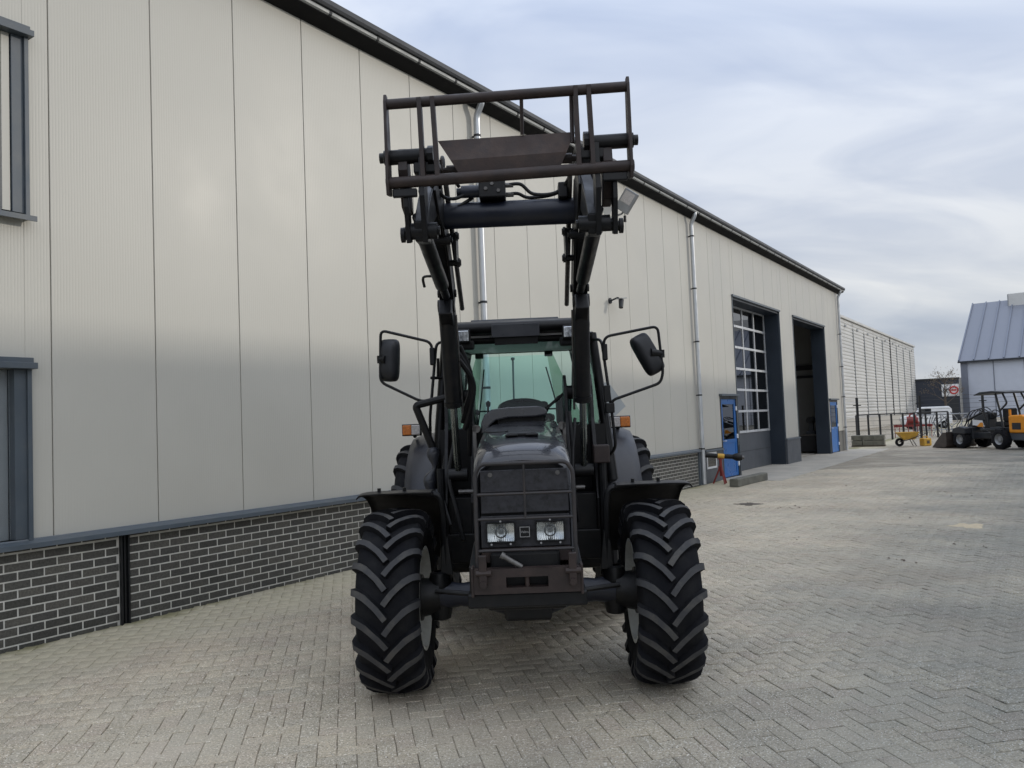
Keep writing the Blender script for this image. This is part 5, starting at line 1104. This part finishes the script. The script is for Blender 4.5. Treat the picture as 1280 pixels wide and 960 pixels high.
def wheel_loader():
    e = empty('wheel_loader', (18.85, 32.0, 0), R(102)); tag(e, 'orange and black compact wheel loader with empty bucket at right', 'loader')
    for x, r in ((1.05, .36), (-.95, .385)):
        for s in (-1, 1):
            w0 = MB(); w0.tube((x, s*.42, r), (x, s*.6, r), .09, n=14); w = w0.build('wheel', MT['greym'], e)
            m = MB(); m.lathe([(-.15, r*.55), (-.155, r*.8), (-.12, r*.97), (0, r), (.12, r*.97), (.155, r*.8), (.15, r*.55)], (x, s*.50, r), 'y', 28, closed=True)
            for i in range(16):
                a = 2*math.pi*i/16
                m.box((x+(r-.005)*math.cos(a), s*.50+(.06 if i % 2 else -.06), r+(r-.005)*math.sin(a)), (.03, .16, .06), Matrix.Rotation(-a, 3, 'Y') @ Matrix.Rotation(R(25 if i % 2 else -25), 3, 'X'))
            m.build('tyre', MT['rubber'], w)
            m = MB(); m.lathe([(.13, r*.56), (.10, r*.50), (.06, r*.32), (.09, .08), (.10, 0)] if s > 0 else [(-.13, r*.56), (-.10, r*.50), (-.06, r*.32), (-.09, .08), (-.10, 0)], (x, s*.50, r), 'y', 24); m.build('rim', MT['greym'], w)
    m = MB(); m.bx(-1.75, -.25, -.36, .36, .40, .84); m.bx(-.25, .9, -.24, .24, .38, .62); m.bx(.65, 1.3, -.35, .35, .35, .85); m.build('chassis', MT['anth'], e, smooth=0, bevel=.03)
    m = MB(); m.prism([(-2.15, .62), (-1.28, .62), (-1.28, 1.28), (-1.9, 1.30), (-2.12, 1.18)], 'y', -.47, .47); eh = m.build('engine_cover', MT['orange'], e, smooth=0, bevel=.05, seg=3)
    for s in (-1, 1):
        m = MB(); m.bx(-1.85, -1.45, s*.472, s*.478, .75, 1.0); m.build('cover_grille', MT['anth'], eh, smooth=0)
    m = MB(); m.bx(-2.1, -1.0, -.42, .42, .34, .62); m.build('counterweight', MT['doorgrey'], e, smooth=0, bevel=.04)
    m = MB(); m.bx(-.95, -.45, -.30, .30, .85, 1.05); m.bx(-.98, -.82, -.28, .28, 1.05, 1.55); m.build('seat', MT['seat'], e, smooth=0, bevel=.05)
    m = MB(); m.bx(-.9, .15, -.45, .45, .70, .78); m.prism([(-.05, .75), (.18, .75), (.12, 1.35), (-.02, 1.35)], 'y', -.2, .2); m.build('operator_platform', MT['anth'], e, smooth=0, bevel=.02)
    m = MB(); P = [(-.22+.03*math.cos(a)*0+.05*math.sin(a), .17*math.cos(a), 1.38+.12*math.sin(a)) for a in [2*math.pi*i/20 for i in range(21)]]; m.path(P, .016, 6, caps=False); m.build('steering_wheel', MT['plastic'], e)
    for s in (-1, 1):
        m = MB(); m.path(rounded([(-1.0, s*.44, .8), (-.88, s*.43, 1.5), (-.70, s*.42, 2.13)], .1), .04, 8); m.path(rounded([(-.92, s*.43, 1.5), (-1.25, s*.43, 1.75), (-1.05, s*.42, 2.12)], .1), .035, 8); m.build('roll_bar', MT['anth'], e)
        m = MB(); m.path(spline([(-.3, s*.46, .8), (-.15, s*.47, 1.3), (-.02, s*.46, 1.55), (.12, s*.46, 1.4)], 6), .014, 6); m.build('grab_rail', MT['plastic'], e)
        m = MB(); m.prism([(.70, .58), (1.45, .60), (1.38, .80), (1.05, .88), (.72, .82)], 'y', s*.34, s*.66); m.build('mudguard', MT['anth'], e, smooth=0, bevel=.03)
        m = MB(); m.tube((-1.32, s*.40, 1.29), (-1.32, s*.40, 1.5), .045, n=10); m.build('indicator', MT['orange'], e)
    m = MB(); m.prism([(-1.30, 2.12), (-1.28, 2.18), (-.6, 2.24), (.0, 2.22), (.30, 2.12), (.30, 2.09), (-.2, 2.14), (-.6, 2.16)], 'y', -.52, .52); m.build('canopy', MT['anth'], e, smooth=0, bevel=.02)
    # boom, cylinders, bucket
    m = MB(); m.prism([(-.15, 1.38), (.05, 1.46), (.75, 1.22), (1.35, .72), (1.62, .36), (1.52, .26), (1.22, .58), (.65, 1.02), (-.1, 1.18)], 'y', -.13, .13); bo = m.build('boom', MT['anth'], e, smooth=0, bevel=.02)
    m = MB(); m.prism([(.12, .86), (.72, .92), (.70, 1.14), (.2, 1.10)], 'y', .26, .275); m.build('side_panel', MT['white'], e, smooth=0); m = MB(); m.prism([(.15, .84), (.50, .87), (.30, 1.02), (.18, 1.02)], 'y', .276, .282); m.build('side_panel_flash', MT['orange'], e, smooth=0)
    m = MB(); m.tube((.30, 0, .62), (.85, 0, .95), .06, n=12); m.build('lift_cylinder', MT['anth'], bo); m = MB(); m.tube((.45, .0, 1.42), (1.25, 0, 1.12), .05, n=12); m.tube((1.25, 0, 1.12), (1.6, 0, .72), .025, n=8); m.build('tilt_cylinder', MT['anth'], bo)
    for k in range(3):
        m = MB(); m.path(spline([(.0, -.12+k*.12, 1.35), (.5, -.2+k*.2, 1.62-k*.05), (1.0, -.15+k*.15, 1.40), (1.3, -.1+k*.1, .9)], 6), .018, 6); m.build('hydraulic_hose', MT['plastic'], bo)
    m = MB(); m.bx(1.50, 1.62, -.45, .45, .12, .72); m.build('quick_hitch', MT['anth'], e, smooth=0, bevel=.02)
    m = MB(); bp = [(1.64, .66), (1.64, .12), (1.74, .02), (2.52, .0), (2.52, .03), (1.78, .06), (1.69, .16), (1.69, .66)]; m.prism(bp, 'y', -.72, .72)
    side = [(1.66, .64), (1.66, .12), (1.75, .03), (2.50, .02), (2.12, .40), (1.85, .64)]
    m.prism(side, 'y', -.74, -.72); m.prism(side, 'y', .72, .74); m.build('bucket', MT['bucketm'], e, smooth=0)
wheel_loader()
def tree():
    e = empty('bare_tree', (40.0, 75, 0)); tag(e, 'nearly bare tree with few brown leaves before the navy building', 'tree')
    rnd = random.Random(3); tr = MB(); lf = MB(); tr.path([(0, 0, 0), (.05, 0, 1.2), (.0, .05, 2.4), (.05, 0, 3.6)], [.13, .11, .09, .05], 8)
    def br(p, d, l, r, dep):
        q = p+d*l; mid = p+d*l*.5+Vector((rnd.uniform(-.1, .1),)*3)*l*.3; tr.path([p, mid, q], [r, r*.8, r*.5], 5)
        if dep == 0:
            for _ in range(5):
                c = q+Vector((rnd.gauss(0, .22), rnd.gauss(0, .22), rnd.gauss(0, .18)));
                if rnd.random() < .75:
                    u = Vector((rnd.gauss(0, 1), rnd.gauss(0, 1), rnd.gauss(0, 1))).normalized()*.055; v = u.orthogonal().normalized()*.04; lf.add([c-u, c+v, c+u, c-v], [(0, 1, 2, 3)])
            return
        for _ in range(3): br(q, (d+Vector((rnd.gauss(0, .45), rnd.gauss(0, .45), rnd.gauss(.12, .3)))).normalized(), l*rnd.uniform(.6, .8), r*.55, dep-1)
    for i in range(11):
        z = 1.9+i*.22; a = i*2.4; br(Vector((0, 0, z)), Vector((math.cos(a), math.sin(a), .75+i*.07)).normalized(), 1.05-.05*i, .038, 2)
    tr.build('trunk', MT['bark'], e); o = lf.build('crown', MT['leaf'], e, smooth=0, recalc=False)
tree()
# ------------------------------------------------------------------ dirt lying on the paving
def debris():
    rnd = random.Random(5); m = MB()
    spots = [(4.45, 15.7), (4.9, 14.7), (4.95, 14.6), (5.0, 14.75), (6.5, 16.8), (7.6, 18.5), (3.2, 12.2), (5.6, 10.0), (4.3, 9.2), (6.2, 13.0), (8.5, 15.5), (3.8, 11.0)]
    for x, y in spots:
        for _ in range(rnd.randint(2, 5)):
            c = Vector((x+rnd.gauss(0, .12), y+rnd.gauss(0, .15), .008)); r = rnd.uniform(.008, .022); vs = []
            for k in range(6): a = k*math.pi/3; vs.append(c+Vector((math.cos(a)*r*rnd.uniform(.7, 1.3), math.sin(a)*r*rnd.uniform(.7, 1.3), 0)))
            vs.append(c+Vector((0, 0, r*rnd.uniform(.4, .9)))); m.add(vs, [(k, (k+1) % 6, 6) for k in range(6)]+[(5, 4, 3, 2, 1, 0)])
    o = m.build('debris', MT['bark'], None, smooth=0); o['kind'] = 'stuff'; o['label'] = 'small dark crumbs of dirt scattered over the paving'
debris()
def patch(name, x, y, r, mt, label, seed, sx=1.0):
    rnd = random.Random(seed); m = MB(); n = 22; vs = [(x, y, .007)]
    for k in range(2):
        for i in range(n):
            a = 2*math.pi*i/n; q = r*(.5 if k == 0 else 1)*rnd.uniform(.35, 1.2); vs.append((x+q*math.cos(a)*sx, y+q*math.sin(a), .0075 if k == 0 else .0015))
    fs = [(0, 1+i, 1+(i+1) % n) for i in range(n)]+[(1+i, 1+n+i, 1+n+(i+1) % n, 1+(i+1) % n) for i in range(n)]
    m.add(vs, fs); o = m.build(name, mt, None, smooth=40); o['kind'] = 'stuff'; o['label'] = label
patch('spilled_sand', 6.47, 11.75, .30, MT['sand'], 'small patch of pale sand spilled on the paving at right', 4, .8)
patch('soil_smear', 4.45, 15.7, .26, MT['soil'], 'flat dark smear of soil on the paving near the axle stand', 6, 1.0)
